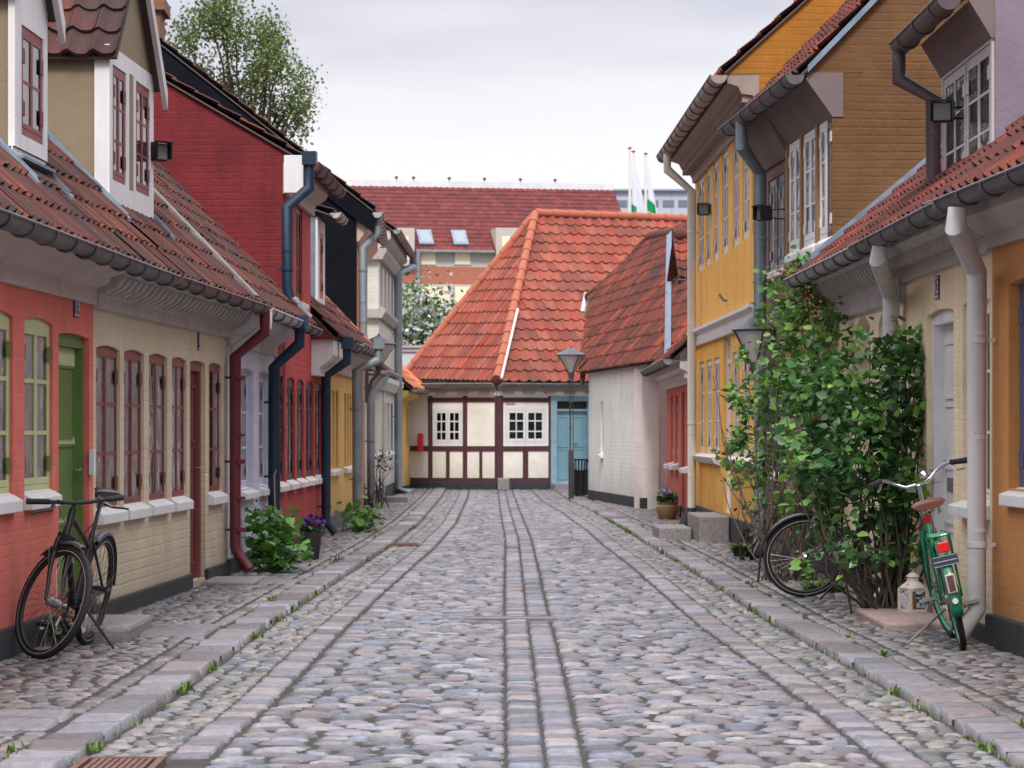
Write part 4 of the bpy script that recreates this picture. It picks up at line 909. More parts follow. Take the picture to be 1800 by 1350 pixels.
q = MB(); q.tube([(s0-.08, yf-.32, 4.36), (s0-.08, yf-.32, 4.14), (s0-.03, yf-.06, 3.98), (s0-.03, yf-.06, 3.1)], .055, 12); q.build('downpipe', PLUM, dd)
# --- cream house with arched windows
h = House('terraced_house', 'pale cream house with two arched window niches behind the rose bush', 'house', Q3, Q2)
Oc = [(h.s(1503), h.s(1530), 1.0, 2.28, .12), (h.s(1544), h.s(1566), 1.0, 2.28, .12)]
wall(h, CREAM, 0, h.L, -.1, 2.85, Oc, th=.35)
for o in Oc: window(h, o, WHITE, hm=WHITE, rec=.11)
plinth(h, 0, h.L, [], .15)
cornice(h, 0, h.L, [(-.001, 2.42), (-.04, 2.42), (-.05, 2.56), (-.07, 2.58), (-.07, 2.70), (-.25, 2.78), (-.25, 2.86), (-.001, 2.86)], OFFW, dent=(-.21, -.071, 2.60, 2.775, .17, .085, 1))
box_part(h, 'cornice_end', OFFW, h.L-.1, h.L+.02, -.12, -.05, 2.3, 2.6)
q = MB(); k = int(h.L/.045); [q.box(h.L*i/k, h.L*i/k+.022, -.052, -.042, 2.43, 2.54) for i in range(k)]; q.build('fluting', OFFW, h.e)
shell(h, CREAM, 0, h.L, 2.6, ends=(0, 0))
pitched(h, -.1, h.L, EZR, YO, 40, 3.8, m=TILE_FRESH); gutter(h, -.15, h.L, YO-.03, EZR-.03, ZINC, .074)
X = h.s(1565, -.11)-.06; XT = h.s(1541, YO-.05)
downpipe(h, [(XT, YO-.03, EZR-.09), (XT, YO-.04, 2.68), (X+.06, -.11, 2.46), (X+.06, -.11, .2), (X+.06, -.2, .06)], .055, [CPIPE, GREYP], (2.2,))
q = MB(); q.tube([(X+.06, -.11, .3), (X+.06, -.11, 1.9)], .061, 12); q.build('pipe_shoe', GREYP, h.e)
roof_strip(h, .0, .0, EZR+.05, 5.6, .09, LEAD, ang=40, name='flashing', hi=.06, ez=EZR)
# --- brown two storey house
h = House('terraced_house', 'two storey brown house with white upstairs windows behind the rose bush', 'house', Q4, Q3)
SP = h.s(1385)
Wd = [(h.s(a), h.s(b), 3.14, 4.15, 0) for a, b in ((1346, 1360), (1361.5, 1373), (1374.5, 1384))]
Wt = [(h.s(a), h.s(b), 3.24, 4.40, 0) for a, b in ((1387.5, 1409), (1413.5, 1436.5), (1441, 1463.5))]
Wl = [(h.s(a), h.s(b), .95, 2.1, 0) for a, b in ((1348, 1360), (1365, 1378))]
Wm = [(h.s(1400), h.s(1418), .1, 2.1, 0), (h.s(1430), h.s(1448), .95, 2.1, 0)]
wall(h, BRT, 0, SP-.001, -.1, 4.6, Wd+Wl, th=.3, y=.03, name='wall')
wall(h, TANT, SP, h.L, -.1, 4.7, Wt+Wm, th=.3)
GRF = mat('grey_blue_paint', (.30, .33, .38), .5)
for o in Wd+Wl: window(h, o, GRF, rec=.05, hm=GRF, silld=.05)
for o in Wt: window(h, o, WHITE, rec=.0, hm=WHITE, rows=3, silld=.05, cols=2, fw=.05, st=.05)
for o in Wm[1:]: window(h, o, WHITE, rec=.05)
door(h, Wm[0], BLUF, [BLUF, BLUF], rec=.12)
q = MB(); [q.box(s_-.05, s_+.05, -.02, .0-.001, .0, 4.4) for s_ in (SP+.01, Wt[0][1]+.04, Wt[1][1]+.04)]; q.build('timber_posts', TANT, h.e)
ga = math.tan(R(46))
gablewall(h, TANB, h.L-.25, .254, gablepts(4.80, -.34, 46, 4.2, 2.5, -.003))
gablewall(h, TANB, .01, .25, gablepts(4.80, -.34, 46, 4.2, 0, .34))
for a_, b_, z_ in ((.0, SP, 4.28), (SP, h.L+.02, 4.38)):
    q = MB(); q.prism([(a_, -.0, z_), (a_, -.26, 4.74), (a_, -.2, 4.80), (a_, .1, 4.80), (a_, .1, z_)], (b_-a_-.004, 0, 0)); q.build('fascia', FASC, h.e)
pitched(h, -.05, h.L+.05, 4.80, -.34, 46, 4.2, m=TILE_FRESH)
q = MB(); a = R(46); p = Vector((h.L+.062, -.25, 4.86)); dv = Vector((0, math.cos(a), math.sin(a)))*5
q.prism([p, p+dv, p+dv+Vector((0, 0, -.07)), p+Vector((0, 0, -.07))], (.02, 0, 0)); q.build('verge_board', LEAD, h.e)
gutter(h, 0, h.L+.12, -.38, 4.76, ZINCD, .09); closer(h, TANB, h.L+.008, -.34, 4.81, 46, 4.80)
downpipe(h, [(h.s(1303, -.4), -.40, 4.7), (h.s(1303, -.4), -.40, 4.45), (h.s(1336, -.12), -.12, 4.2), (h.s(1336, -.12), -.12, .2), (h.s(1336, -.12), -.2, .05)], .062, GREYP, (3.5, 2.2), hop=False)
plinth(h, 0, h.L, [(Wm[0][0], Wm[0][1])], .25); shell(h, TANB, 0, h.L, 2.6, dep=8.2, ends=(0, 0))
# --- tall yellow house
h = House('terraced_house', 'tall deep yellow two storey house with white bands on the right', 'house', Q5, Q4)
UP = [(h.s(a), h.s(b), 3.66, 4.98, 0) for a, b in ((1226.5, 1237), (1240.5, 1249), (1254, 1263), (1269.5, 1280), (1288, 1299), (1305, 1316.5), (1321.5, 1332))]
LO = [(h.s(a), h.s(b), 1.08, 2.36, 0) for a, b in ((1229.5, 1238), (1242, 1251), (1255, 1265), (1288, 1299), (1305, 1317), (1323, 1334))]
dr = (h.s(1272), h.s(1284), .35, 2.62, 0)
wall(h, YOR, 0, h.L, -.1, 5.2, UP+LO+[dr], th=.35)
for o in UP+LO: window(h, o, WHITE, hm=WHITE, rec=.02, cols=2, sill=False, rows=3)
door(h, dr, WHITE, [WHITE, WHITE], rec=.12, transom=.25)
for a_, b_ in ((LO[0][0]-.1, LO[2][1]+.1), (LO[3][0]-.1, LO[5][1]+.1)):
    q = MB(); q.prism([(a_, -.001, .94), (a_, -.07, .96), (a_, -.12, 1.04), (a_, -.001, 1.075)], (b_-a_, 0, 0)); q.build('sill_ledge', WHITE, h.e)
cornice(h, -.02, h.L, [(-.001, 2.60), (-.05, 2.60), (-.06, 2.68), (-.06, 2.74), (-.12, 2.78), (-.12, 2.82), (-.001, 2.86)], WHITE, name='string_course')
BRC = mat('taupe_paint', (.33, .25, .21), .6, var=.15, streak=.2)
cornice(h, 0, h.L+.0, [(-.001, 4.98), (-.04, 4.98), (-.05, 5.06), (-.07, 5.08), (-.07, 5.16), (-.2, 5.18), (-.24, 5.26), (-.36, 5.30), (-.36, 5.40), (-.001, 5.40)], BRC, dent=(-.19, -.071, 5.09, 5.175, .16, .08, 0))
ga = math.tan(R(42))
gablewall(h, YGAB, h.L-.25, .254, gablepts(5.44, -.42, 42, 4.2, 4.0, -.003))
gablewall(h, YOR, .0, .3, gablepts(5.44, -.42, 42, 4.2, 0, .36))
pitched(h, -.1, h.L+.05, 5.44, -.42, 42, 4.2, m=TILE_DARK); gutter(h, -.12, h.L+.05, -.46, 5.38, mat('taupe_gutter', (.33, .25, .23), .5, var=.15, streak=.2), .095)
downpipe(h, [(h.s(1173, -.48), -.48, 5.3), (h.s(1173, -.48), -.48, 5.08), (h.s(1216, -.13), -.13, 4.78), (h.s(1216, -.13), -.13, .28), (h.s(1216, -.13), -.26, .03)], .058, [CREAMP, PLINTH], (4.2, 2.9, 1.5), tail=.30)
closer(h, YGAB, h.L+.008, -.42, 5.41, 42, 5.44); plinth(h, 0, h.L, [(dr[0], dr[1])], .32); shell(h, YOR, 0, h.L, 2.6, dep=8.2, ends=(0, 0))
st = empty('door_steps', (*h.to((dr[0]+dr[1])/2, 0).xy, 0), (0, 0, h.e.rotation_euler.z), 'two worn stone steps below the tall yellow house door', 'steps')
q = MB(); q.box(-1.0, .75, -.42, -.04, -.02, .33); q.build('upper_step', STONE, st, bevel=.02)
st2 = MB(); st2.box(-1.3, -.1, -.86, -.44, -.02, .16); st2.build('lower_step', STONE, st, bevel=.02)
q = MB(); 
# --- coral house
h = House('terraced_house', 'low coral red house with white windows, tucked beyond the tall yellow house', 'house', Q6, Q5)
Oc = [(h.s(a), h.s(b), .85, 1.97, 0) for a, b in ((1178.5, 1184), (1187, 1193), (1207, 1213))]; dr = (h.s(1198), h.s(1203.5), .1, 2.0, 0)
wall(h, SALM2, 0, h.L, -.1, 2.35, Oc+[dr], th=.3)
for o in Oc: window(h, o, WHITE, hm=WHITE, rec=.05, silld=.12)
door(h, dr, MAROON, [SALM2, SALM2], rec=.12); plinth(h, 0, h.L, [dr[:2]], .2)
cornice(h, 0, h.L, [(-.001, 2.10), (-.05, 2.10), (-.10, 2.24), (-.22, 2.30), (-.22, 2.40), (-.001, 2.40)], WHITE, dent=(-.15, -.09, 2.16, 2.24, .14, .07, 0))
shell(h, SALM2, 0, h.L, 2.3, dep=4, ends=(1, 0))
pitched(h, 0, h.L, 2.46, -.34, 44, 1.4, m=TILE_DARK); gutter(h, -.1, h.L-.1, -.38, 2.43, ZINC, .08)
# --- white rear house between the coral and the corner house
h = House('terraced_house', 'white rear house with dark wavy tiles between the corner house and tall yellow house', 'house', (3.10, 48.2), (6.5, 48.6))
wall(h, mat('greyish_white_render', (.55, .53, .50), .85, var=.08), .0, h.L, -.1, 4.15, [], th=.3)
pitched(h, -.05, h.L, 4.2, -.15, 52, .5, m=TILE_DARK, tw=.19, th=.22); gutter(h, -.1, h.L, -.22, 4.15, ZINCD, .07)
downpipe(h, [(.25, -.2, 4.1), (.25, -.2, 3.9), (.25, -.08, 3.8), (.25, -.08, 2.2), (.25, -.1, 2.1)], .05, WHITE)
# --- white corner house with splayed corner
h = House('corner_house', 'white corner house with splayed wall and weathered red roof behind the lamp post', 'house', (1.55, 52.8), (2.3, 46.3))
CW = mat('white_corner_render', (.86, .84, .80), .85, var=.06, bump=.004, bs=20, brick=.006, streak=.12)
CWP = mat('pale_pink_render', (.80, .71, .69), .85, var=.06, bump=.004, bs=20, brick=.008, streak=.1)
wn = (h.s(1056), h.s(1060.5), .95, 1.95, 0)
wall(h, CW, 0, h.L, -.1, 2.62, [wn], th=.3); window(h, wn, WHITE, rec=.03, cols=1, rows=4); room(h, .3, h.L-.4)
plinth(h, 0, h.L, [], .2)
c0 = Vector((1.55, 52.8)); c1 = Vector((2.3, 46.3)); c2 = Vector((3.6, 46.9)); e1 = h.loc(*c2)
q = MB(); A_ = Vector((h.L, 0)); B_ = Vector(e1); nn = Vector((-(B_-A_).y, (B_-A_).x)).normalized()*.3
q.prism([(A_.x, A_.y, -.1), (B_.x, B_.y, -.1), (B_.x+nn.x, B_.y+nn.y, -.1), (A_.x+nn.x, A_.y+nn.y, -.1)], (0, 0, 2.75)); q.build('wall', CWP, h.e)
q = MB(); oo = -nn*.1; q.prism([(A_.x+oo.x, A_.y+oo.y, -.1), (B_.x+oo.x, B_.y+oo.y, -.1), (B_.x, B_.y, -.1), (A_.x, A_.y, -.1)], (0, 0, .3)); q.build('plinth', PLINTH, h.e)
vn = MB(); vc = A_.lerp(B_, .42); vn.lathe([(.07, 0), (.07, .02), (.05, .02)], (0, 0, 0), 14); vo = vn.build('vent', GREYP, h.e); vo.rotation_euler = (R(90), 0, math.atan2((B_-A_).y, (B_-A_).x)); vo.location = (vc.x-nn.x*.03, vc.y-nn.y*.03, 1.65)
# roof: plane over the splayed street wall, in world coordinates mapped to house ones
def W(px, py, D): p = at(px, py, D); l = h.loc(p.x, p.y); return Vector((l[0], l[1], p.z))
ea, eb, rt = W(1034, 650, 52.6), W(1152, 640, 45.6), W(1147, 416, 50.2)
def roofpoly(h, pts, m, name='roof', tw=.205, th=.3, **k):
    O = pts[0]; U = (pts[1]-pts[0]).normalized(); Nn = U.cross(pts[2]-pts[0]).normalized()
    if Nn.z < 0: Nn = -Nn
    V_ = Nn.cross(U)
    if V_.z < 0: V_ = -V_
    st = [((p-O).dot(U), (p-O).dot(V_)) for p in pts]; s_0 = min(a for a, b in st); s_1 = max(a for a, b in st); t1 = max(b for a, b in st)
    mb = MB(); tiles(mb, O, U, V_, Nn, s_1-s_0, t1, poly=st, s0=s_0, tw=tw, th=th, **k); return mb.build(name, [m, SOFF], h.e)
def ridge(h, p0, p1, r, m, parent=None, name='ridge_tiles', ln=.36, sag=0., mort=None):
    q = MB(); p0, p1 = Vector(p0), Vector(p1); n = max(1, int((p1-p0).length/ln))
    for i in range(n):
        a, b = p0.lerp(p1, i/n), p0.lerp(p1, min(1, (i+1.1)/n)); k = Vector((0, 0, -sag*math.sin(math.pi*i/n))); k2 = Vector((0, 0, -sag*math.sin(math.pi*(i+1)/n))); q.tube([a+k, b+k2], [r*1.12, r*.9], 10, 0)
    o = q.build(name, [m], parent or h.e)
    return o
# local plane through eave line with roof pitch
eL = Vector((-.05, -.16, 2.56)); eR = Vector((h.L+.1, -.16, 2.56)); an = R(52)
def up(s_, t): return Vector((s_, -.16+t*math.cos(an), 2.56+t*math.sin(an)))
TP = 3.0
def onray(px, py):   # intersection of a photo ray with this roof plane, used once to set the hip ends
    o = Vector((0, 0, EYE)); d = Vector(((px-PX0)/F, 1, -(py-PY0)/F)); P = h.to(eL.x, eL.y, eL.z); U3 = Vector((h.u.x, h.u.y, 0)); V3 = Vector((h.n.x*math.cos(an), h.n.y*math.cos(an), math.sin(an))); Nn = U3.cross(V3)
    t = (P-o).dot(Nn)/d.dot(Nn); p = o+d*t; l = h.loc(p.x, p.y); return Vector((l[0], l[1], p.z))
a1, a2, a3, a4_ = onray(1036, 522), onray(1144, 417), onray(1178, 412), onray(1176, 636)
roofpoly(h, [eL, Vector((a4_.x, eL.y, eL.z)), Vector((a4_.x, up(0, (a3.z-2.56)/math.sin(an)).y, a3.z)), a2, a1], TILE_DARK, tw=.25, th=.34, A=.036, step=.034)
ridge(h, a1, a2, .12, TILE_DARK, sag=.1); ridge(h, a2, a3+Vector((.4, 0, 0)), .12, TILE_DARK)
q = MB(); q.prism([a1+Vector((0, .02, 0)), a2+Vector((0, .02, 0)), a3+Vector((0, .02, 0)), Vector((a3.x, a3.y+2.5, a3.z-2)), Vector((a1.x, a1.y+2.5, a1.z-2))][:3]+[a3+Vector((0, 3, -1.2)), a1+Vector((0, 3, -1.2))], (0, 0, -.1)); q.build('back_slope', TILE_DARK, h.e)
q = MB(); q.tube([eL+Vector((0, .03, -.25)), eL+Vector((0, .05, 0)), a1+Vector((0, 0, .02))], .05, 8); q.build('verge_mortar', mat('dark_mortar', (.07, .05, .05), .9), h.e)
q = MB(); q.tube([a1+Vector((-.1, -.05, .1)), a1+Vector((-.05, -.1, -.1)), a1+Vector((.05, -.16, -.36))], .06, 8); q.build('rain_spout', WHITE, h.e)
q = MB(); q.prism([Vector((a4_.x-.12, a4_.y-.06, a4_.z+.03)), Vector((a4_.x+.34, a4_.y-.06, a4_.z+.03)), Vector((a3.x+.34, a3.y-.06, a3.z+.03)), Vector((a3.x-.12, a3.y-.06, a3.z+.03))], (0, .03, .05)); q.build('zinc_verge', mat('blue_zinc', (.22, .28, .36), .5, metal=.3, var=.2), h.e)
# ------------------------------------------------------------------ half-timbered house at the end of the street
TIM = mat('oxblood_timber', (.085, .028, .038), .7, var=.2, streak=.2)
INF = mat('cream_infill', (.84, .80, .72), .8, var=.06, bump=.003, bs=20, brick=.006)
LBLUE = mat('pale_blue_paint', (.24, .37, .46), .6, var=.15, streak=.2)
CL, CC, CR_ = Vector((-3.5, 63.15)), Vector((-.364, 62.0)), Vector((3.6, 63.7))
hL = House('half_timbered_house', 'cream and oxblood half timbered cottage with red tiled hipped roof closing the street', 'house', CL, CC)
class Sub(House):
    def __init__(s, base, A, B):
        s.A = Vector(A); B = Vector(B); d = B-s.A; s.L = d.length; s.u = d/s.L; s.n = Vector((-s.u.y, s.u.x))
        s.e = bpy.data.objects.new('front', None); col.objects.link(s.e); s.e.parent = base.e
        m = Matrix.Translation((s.A.x, s.A.y, 0)) @ Matrix.Rotation(math.atan2(s.u.y, s.u.x), 4, 'Z')
        bm_ = Matrix.Translation((base.A.x, base.A.y, 0)) @ Matrix.Rotation(math.atan2(base.u.y, base.u.x), 4, 'Z'); s.M = bm_.inverted() @ m; s.base = base
        bpy.data.objects.remove(s.e); s.e = None
def half(h, posts, zs, wins, infz=2.35, right=False):
    ops = [w_[:4]+(0,) for w_ in wins]
    wall(h, INF, 0, h.L, -.1, infz, ops, th=.25)
    for a_, b_, z0, z1 in posts:
        q = MB(); q.box(a_, b_, -.022, -.001, z0, z1); q.build('timber_post', TIM, h.e)
    for a_, b_, z0, z1 in zs:
        q = MB(); q.box(a_, b_, -.018, -.0005, z0, z1); q.build('timber_rail', TIM, h.e)
Z = lambda hh, px, py: hh.z(px, py)
# left front
h = hL; S = h.s
w1 = (S(761), S(813.5), Z(h, 790, 782), Z(h, 790, 718), 0)
zr, zt, zs = (Z(h, 800, 793), Z(h, 800, 784)), (Z(h, 800, 707), Z(h, 800, 699)), (Z(h, 800, 850), Z(h, 800, 840))
TR = (zr[0]+.0, zr[1]); 
half(h, [(S(753), S(760.5), .2, 2.3), (S(814), S(821.5), .2, 2.3), (S(784.5), S(790.5), zs[1], zr[0]), (S(843), S(848), zs[1], zr[0]), (S(870), h.L, .2, 2.3)],
     [(S(700), h.L, zr[0], zr[1]), (S(752), h.L, zt[0], zt[1]), (S(700), h.L, zs[0], zs[1])], [w1])
window(h, w1, WHITE, rec=.0, curt=False, cols=2, rows=3, sill=False, fw=.05, st=.05, mw=.03)
q = MB()
for i in range(2): c_ = (w1[0]+w1[1])/2+(-.5+i)*(w1[1]-w1[0]-.1)/2; q.box(c_-.012, c_+.012, .0, .02, w1[2]+.05, w1[3]-.05)
q.build('glazing_bar', WHITE, h.e)
plinth(h, 0, h.L, [], .16, PLINTH); room(h, .02, h.L-.02, 2.25)
def eavebits(h, a_, b_):
    cornice(h, a_, b_, [(-.001, 2.22), (-.03, 2.22), (-.05, 2.32), (-.001, 2.32)], INF, name='frieze')
    cornice(h, a_, b_, [(-.001, 2.33), (-.10, 2.33), (-.12, 2.38), (-.2, 2.42), (-.2, 2.46), (-.001, 2.46)], mat('pink_grey_board', (.38, .31, .30), .7), dent=(-.14, -.02, 2.27, 2.33, .5, .25, 0))
eavebits(h, 0, h.L); gutter(h, .3, h.L+.02, -.30, 2.50, ZINC, .06)
wl_g = mat('window_box', (.1, .1, .1), .8)
# right front (built in its own frame, then moved into the house's)
sub = Sub(hL, CC, CR_); h = sub
class E_: pass
tmp = bpy.data.objects.new('front', None); col.objects.link(tmp); h.e = tmp; S = h.s
w2 = (S(887), S(961), Z(h, 920, 782), Z(h, 920, 716), 0)
dr = (S(969), S(1042), .08, Z(h, 1000, 697), 0)
half(h, [(-.0, S(884), .2, 2.3), (S(964), S(968.5), .2, 2.3), (S(919), S(928), zs[1], zr[0])],
     [(0, S(968), zr[0], zr[1]), (0, S(968), zt[0], zt[1]), (0, S(968), zs[0], zs[1])], [w2, dr])
window(h, w2, WHITE, rec=.0, curt=False, cols=2, rows=3, sill=False, fw=.06, st=.06, mw=.03)
q = MB()
for i in range(2): c_ = (w2[0]+w2[1])/2+(-.5+i)*(w2[1]-w2[0]-.12)/2; q.box(c_-.014, c_+.014, .0, .02, w2[2]+.05, w2[3]-.05)
q.build('glazing_bar', WHITE, h.e)
door(h, dr, LBLUE, [LBLUE, mat('blue_grey_paint', (.17, .32, .40), .6, var=.1)], rec=.12, transom=.18, panels=2, double=True, fw=.12)
q = MB(); q.box(dr[0]-.02, dr[0]+.14, -.03, .05, .1, dr[3]+.03); q.box(dr[0]+.14, dr[1], -.03, .05, dr[3]-.1, dr[3]+.03); q.build('door_casing', LBLUE, h.e)
plinth(h, 0, h.L, [dr[:2]], .16, PLINTH); room(h, .02, h.L, 2.25); eavebits(h, 0, h.L); gutter(h, -.02, h.L, -.30, 2.50, ZINC, .06)
q = MB(); q.box(S(889), S(905), -.012, -.002, 2.0, 2.05); q.build('name_board', mat('dusty_pink_sign', (.45, .30, .33), .6), h.e)
q = MB(); q.box(S(968)-.03, dr[1], -.35, -.04, -.05, .12); q.build('door_step', STONE, h.e, bevel=.02)
def deep(o):
    o.data.transform(sub.M)
    for c in list(o.children): deep(c)
for o in list(tmp.children): deep(o); o.parent = hL.e
bpy.data.objects.remove(tmp)
h = hL
def loc3(p): l = h.loc(p.x, p.y); return Vector((l[0], l[1], p.z))
# hipped roof
off = .28; ez = 2.55
nL = hL.n; nR = sub.n
def corner(P, n1, n2): # offset corner outward
    b = (n1+n2).normalized(); k = off/b.dot(n1); return P-b*k
cc = corner(CC, nL, nR); E0 = CL-nL*off-hL.u*.1; E2 = CR_-nR*off+sub.u*.1
cc = Vector((cc.x, cc.y, ez)); E0 = Vector((E0.x, E0.y, ez)); E2 = Vector((E2.x, E2.y, ez))
RZ = 7.0
R0 = at(941, 378, 67.0); R1 = R0+Vector((sub.u.x, sub.u.y, 0))*4.6; E0 = at(708, 668, 66.5); E0.z = ez+.15
cL = loc3(cc); 
main = [loc3(cc), loc3(E2), loc3(R1), loc3(R0)]
roofpoly(h, main, TILE_RED, tw=.26, th=.36, A=.032, step=.034)
side = [loc3(E0), loc3(cc), loc3(R0)]
roofpoly(h, side, TILE_RED, tw=.26, th=.36, A=.032, step=.034)
TRR = tilemat('ridge_tile_red', [(.36, .095, .06), (.29, .08, .05), (.41, .14, .09)], dirt=(.18, .09, .07), dirtf=.68)
ridge(h, loc3(cc)+Vector((0, 0, .06)), loc3(R0)+Vector((0, 0, .05)), .105, TRR, ln=.42)
ridge(h, loc3(E0)+Vector((0, 0, .06)), loc3(R0)+Vector((0, 0, .05)), .10, TRR, ln=.42)
ridge(h, loc3(R0)+Vector((0, 0, .06)), loc3(R1)+Vector((0, 0, .05)), .105, TRR, ln=.42)
q = MB(); q.tube([loc3(cc)+Vector((.13, -.05, .06)), (loc3(cc)*.6+loc3(R0)*.4)+Vector((.14, -.05, .06))], .035, 6); q.build('hip_mortar', mat('pale_mortar', (.6, .56, .5), .9, var=.2), h.e)
q = MB(); bk = [loc3(R0), loc3(R1), loc3(R1+Vector((0, 6, -4.4))), loc3(E0+Vector((.5, 7, 0)))]; q.add(bk, [(0, 1, 2, 3)]); q.add([loc3(E0), loc3(R0), loc3(E0+Vector((.5, 7, 0)))], [(0, 1, 2)]); q.build('back_slope', TILE_RED, h.e)
q = MB(); q.prism([(0, .26, 0), (h.L, .26, 0), (h.L, .26, 2.4), (0, .26, 2.4)][:4], (0, .01, 0)) if False else None
b_ = MB(); 
# pale rear building and wall seen over the small yellow house
h = House('rear_outbuilding', 'pale grey rendered outbuilding with flat coping behind the small yellow house', 'outbuilding', (-3.4, 68.5), (-2.35, 68.5))
q = MB(); q.box(0, 1.6, 0, 2, 0, 3.45); q.build('wall', mat('pale_blue_render', (.50, .52, .58), .8, var=.06), h.e)
q = MB(); q.box(-.05, 1.65, -.05, 2.05, 3.45, 3.55); q.box(-.09, 1.69, -.09, 2.09, 3.55, 3.62); q.build('coping', mat('coping_stone', (.36, .34, .36), .8), h.e)
# ------------------------------------------------------------------ big brick building far behind
h = House('apartment_block', 'long brick apartment block with dark red tiled roof and skylights behind the cottages', 'building', (-12, 128.), (16, 133.))
S = h.s; z = h.z
BRR = mat('red_brick', (.36, .13, .09), .85, var=.15, vs_=6, c2=(.5, .2, .12), c2s=20, c2f=.5)
PANEL = mat('grey_beige_panel', (.46, .42, .38), .8, var=.05)
BLIND = mat('cream_blind', (.80, .68, .50), .8, var=.05)
z1, z2, z3, z4 = z(800, 440), z(800, 469), z(800, 500), z(800, 540)
q = MB(); q.box(0, h.L, 0, 9, -.1, z3-.001); q.build('lower_wall', PANEL, h.e)
q = MB(); q.box(0, h.L, 0, 9, z3, z2); q.build('brick_band', BRR, h.e)
q = MB(); q.box(0, h.L, .01, 9, z2, z1); q.build('upper_wall', PANEL, h.e)
MR = tilemat('far_maroon_tiles', [(.15, .036, .034), (.12, .03, .03), (.18, .045, .04), (.135, .034, .033)], dirt=(.08, .032, .034), dirtf=.6)
mb = MB(); rh = z(700, 327, 5.0)-z1; an_ = math.atan2(rh, 5.3)
tiles(mb, (0, -.3, z1), (1, 0, 0), (0, math.cos(an_), math.sin(an_)), (0, -math.sin(an_), math.cos(an_)), S(1078, 5), math.hypot(rh, 5.3), tw=.3, th=.4, ns=3, A=.03); mb.build('roof', [MR, SOFF], h.e)
q = MB(); q.box(-.1, S(1078, 5), 4.95, 5.2, z1+rh-.05, z1+rh+.28); rc = q.build('ridge_flashing', mat('pale_metal_cap', (.62, .62, .66), .5), h.e)
for k, px in enumerate((697, 727, 790, 852, 915, 976)):
    q = MB(); x = S(px, 5); q.lathe([(.025, .0), (.025, .10), (.09, .13), (.09, .20), (.02, .24)], (x, 5.05, z1+rh+.28), 10); q.build('roof_vent', mat('vent_dark', (.1, .05, .05), .7), h.e)
def fwin(a_, b_, y0, y1, nm='window'):
    q = MB(); q.box(a_-.06, b_+.06, -.04, -.001, y0-.06, y1+.06); f_ = q.build(nm, PANEL, h.e); q = MB(); q.box(a_, b_, -.055, -.0405, y0, y1); q.build('blind', BLIND, f_); return f_
for a_, b_ in ((740, 765), (800, 826)): fwin(S(a_), S(b_), z(a_, 464), z(a_, 441))
for a_, b_ in ((678, 688), (747, 790), (800, 840), (850, 880)): fwin(S(a_), S(b_), z(a_, 533), z(a_, 504))
for a_, b_ in ((680, 727), (870, 925)):
    q = MB(); q.box(S(a_), S(b_), -.35, 3, z2, z(a_, 401)); dd = q.build('dormer', PANEL, h.e); q = MB(); q.box(S(a_)+.3, S(b_)-.3, -.37, -.351, z2+.3, z(a_, 416)); q.build('blind', BLIND, dd)
for a_ in (737, 798):
    q = MB(); x0 = S(a_); x1 = S(a_+26); c, s_ = math.cos(an_), math.sin(an_); t0, t1 = .35, 1.75
    P = lambda x, t, hh: Vector((x, -.3+t*c-hh*s_, z1+t*s_+hh*c))
    q.prism([P(x0, t0, .04), P(x1, t0, .04), P(x1-.0, t1, .04), P(x0, t1, .04)], (0, -.1*s_, .1*c)); f_ = q.build('skylight', LEAD, h.e)
    q = MB(); q.add([P(x0+.12, t0+.15, .15), P(x1-.12, t0+.15, .15), P(x1-.12, t1-.12, .15), P(x0+.12, t1-.12, .15)], [(0, 1, 2, 3)]); q.build('pane', mat('skylight_glass', (.22, .27, .31), .12, var=.05), f_)
q = MB(); q.box(S(729), S(867), -.46, -.3, z1-.12, z1-.0); q.build('gutter', ZINC, h.e); q = MB(); q.tube([(S(733), -.45, z1), (S(733), -.45, 2)], .09, 8); q.build('downpipe', GREYP, h.e)
# grey block on the skyline
h = House('office_block', 'flat roofed pale grey office block on the skyline at right of the maroon roof', 'building', (3.6, 168), (20, 168))
q = MB(); q.box(0, h.L, 0, 12, 0, h.z(1150, 336)); q.build('wall', mat('grey_cladding', (.40, .43, .50), .7, var=.05), h.e)
q = MB(); q.box(-.2, h.L+.2, -.3, 12.2, h.z(1150, 336), h.z(1150, 333)); q.build('parapet', mat('parapet_grey', (.25, .28, .36), .7), h.e)
for k in range(9):
    x = h.s(1080)+k*1.0-.9; q = MB(); q.box(x, x+.72, -.04, -.001, h.z(1150, 364), h.z(1150, 352)); q.build('window', mat('far_glass', (.14, .17, .22), .3), h.e)
q = MB(); [q.box(h.s(1016)+i*1.2, h.s(1016)+i*1.2+.04, -.02, -.001, 8, h.z(1150, 337)) for i in range(12)]; q.build('panel_joints', mat('parapet_grey', (.25, .28, .36), .7), h.e)
q = MB(); q.box(h.s(1027), h.s(1030), 1, 1.3, h.z(1150, 334), h.z(1150, 326)); q.box(h.s(1022), h.s(1036), 1, 1.3, h.z(1150, 334), h.z(1150, 331)); q.build('roof_equipment', LEAD, h.e)
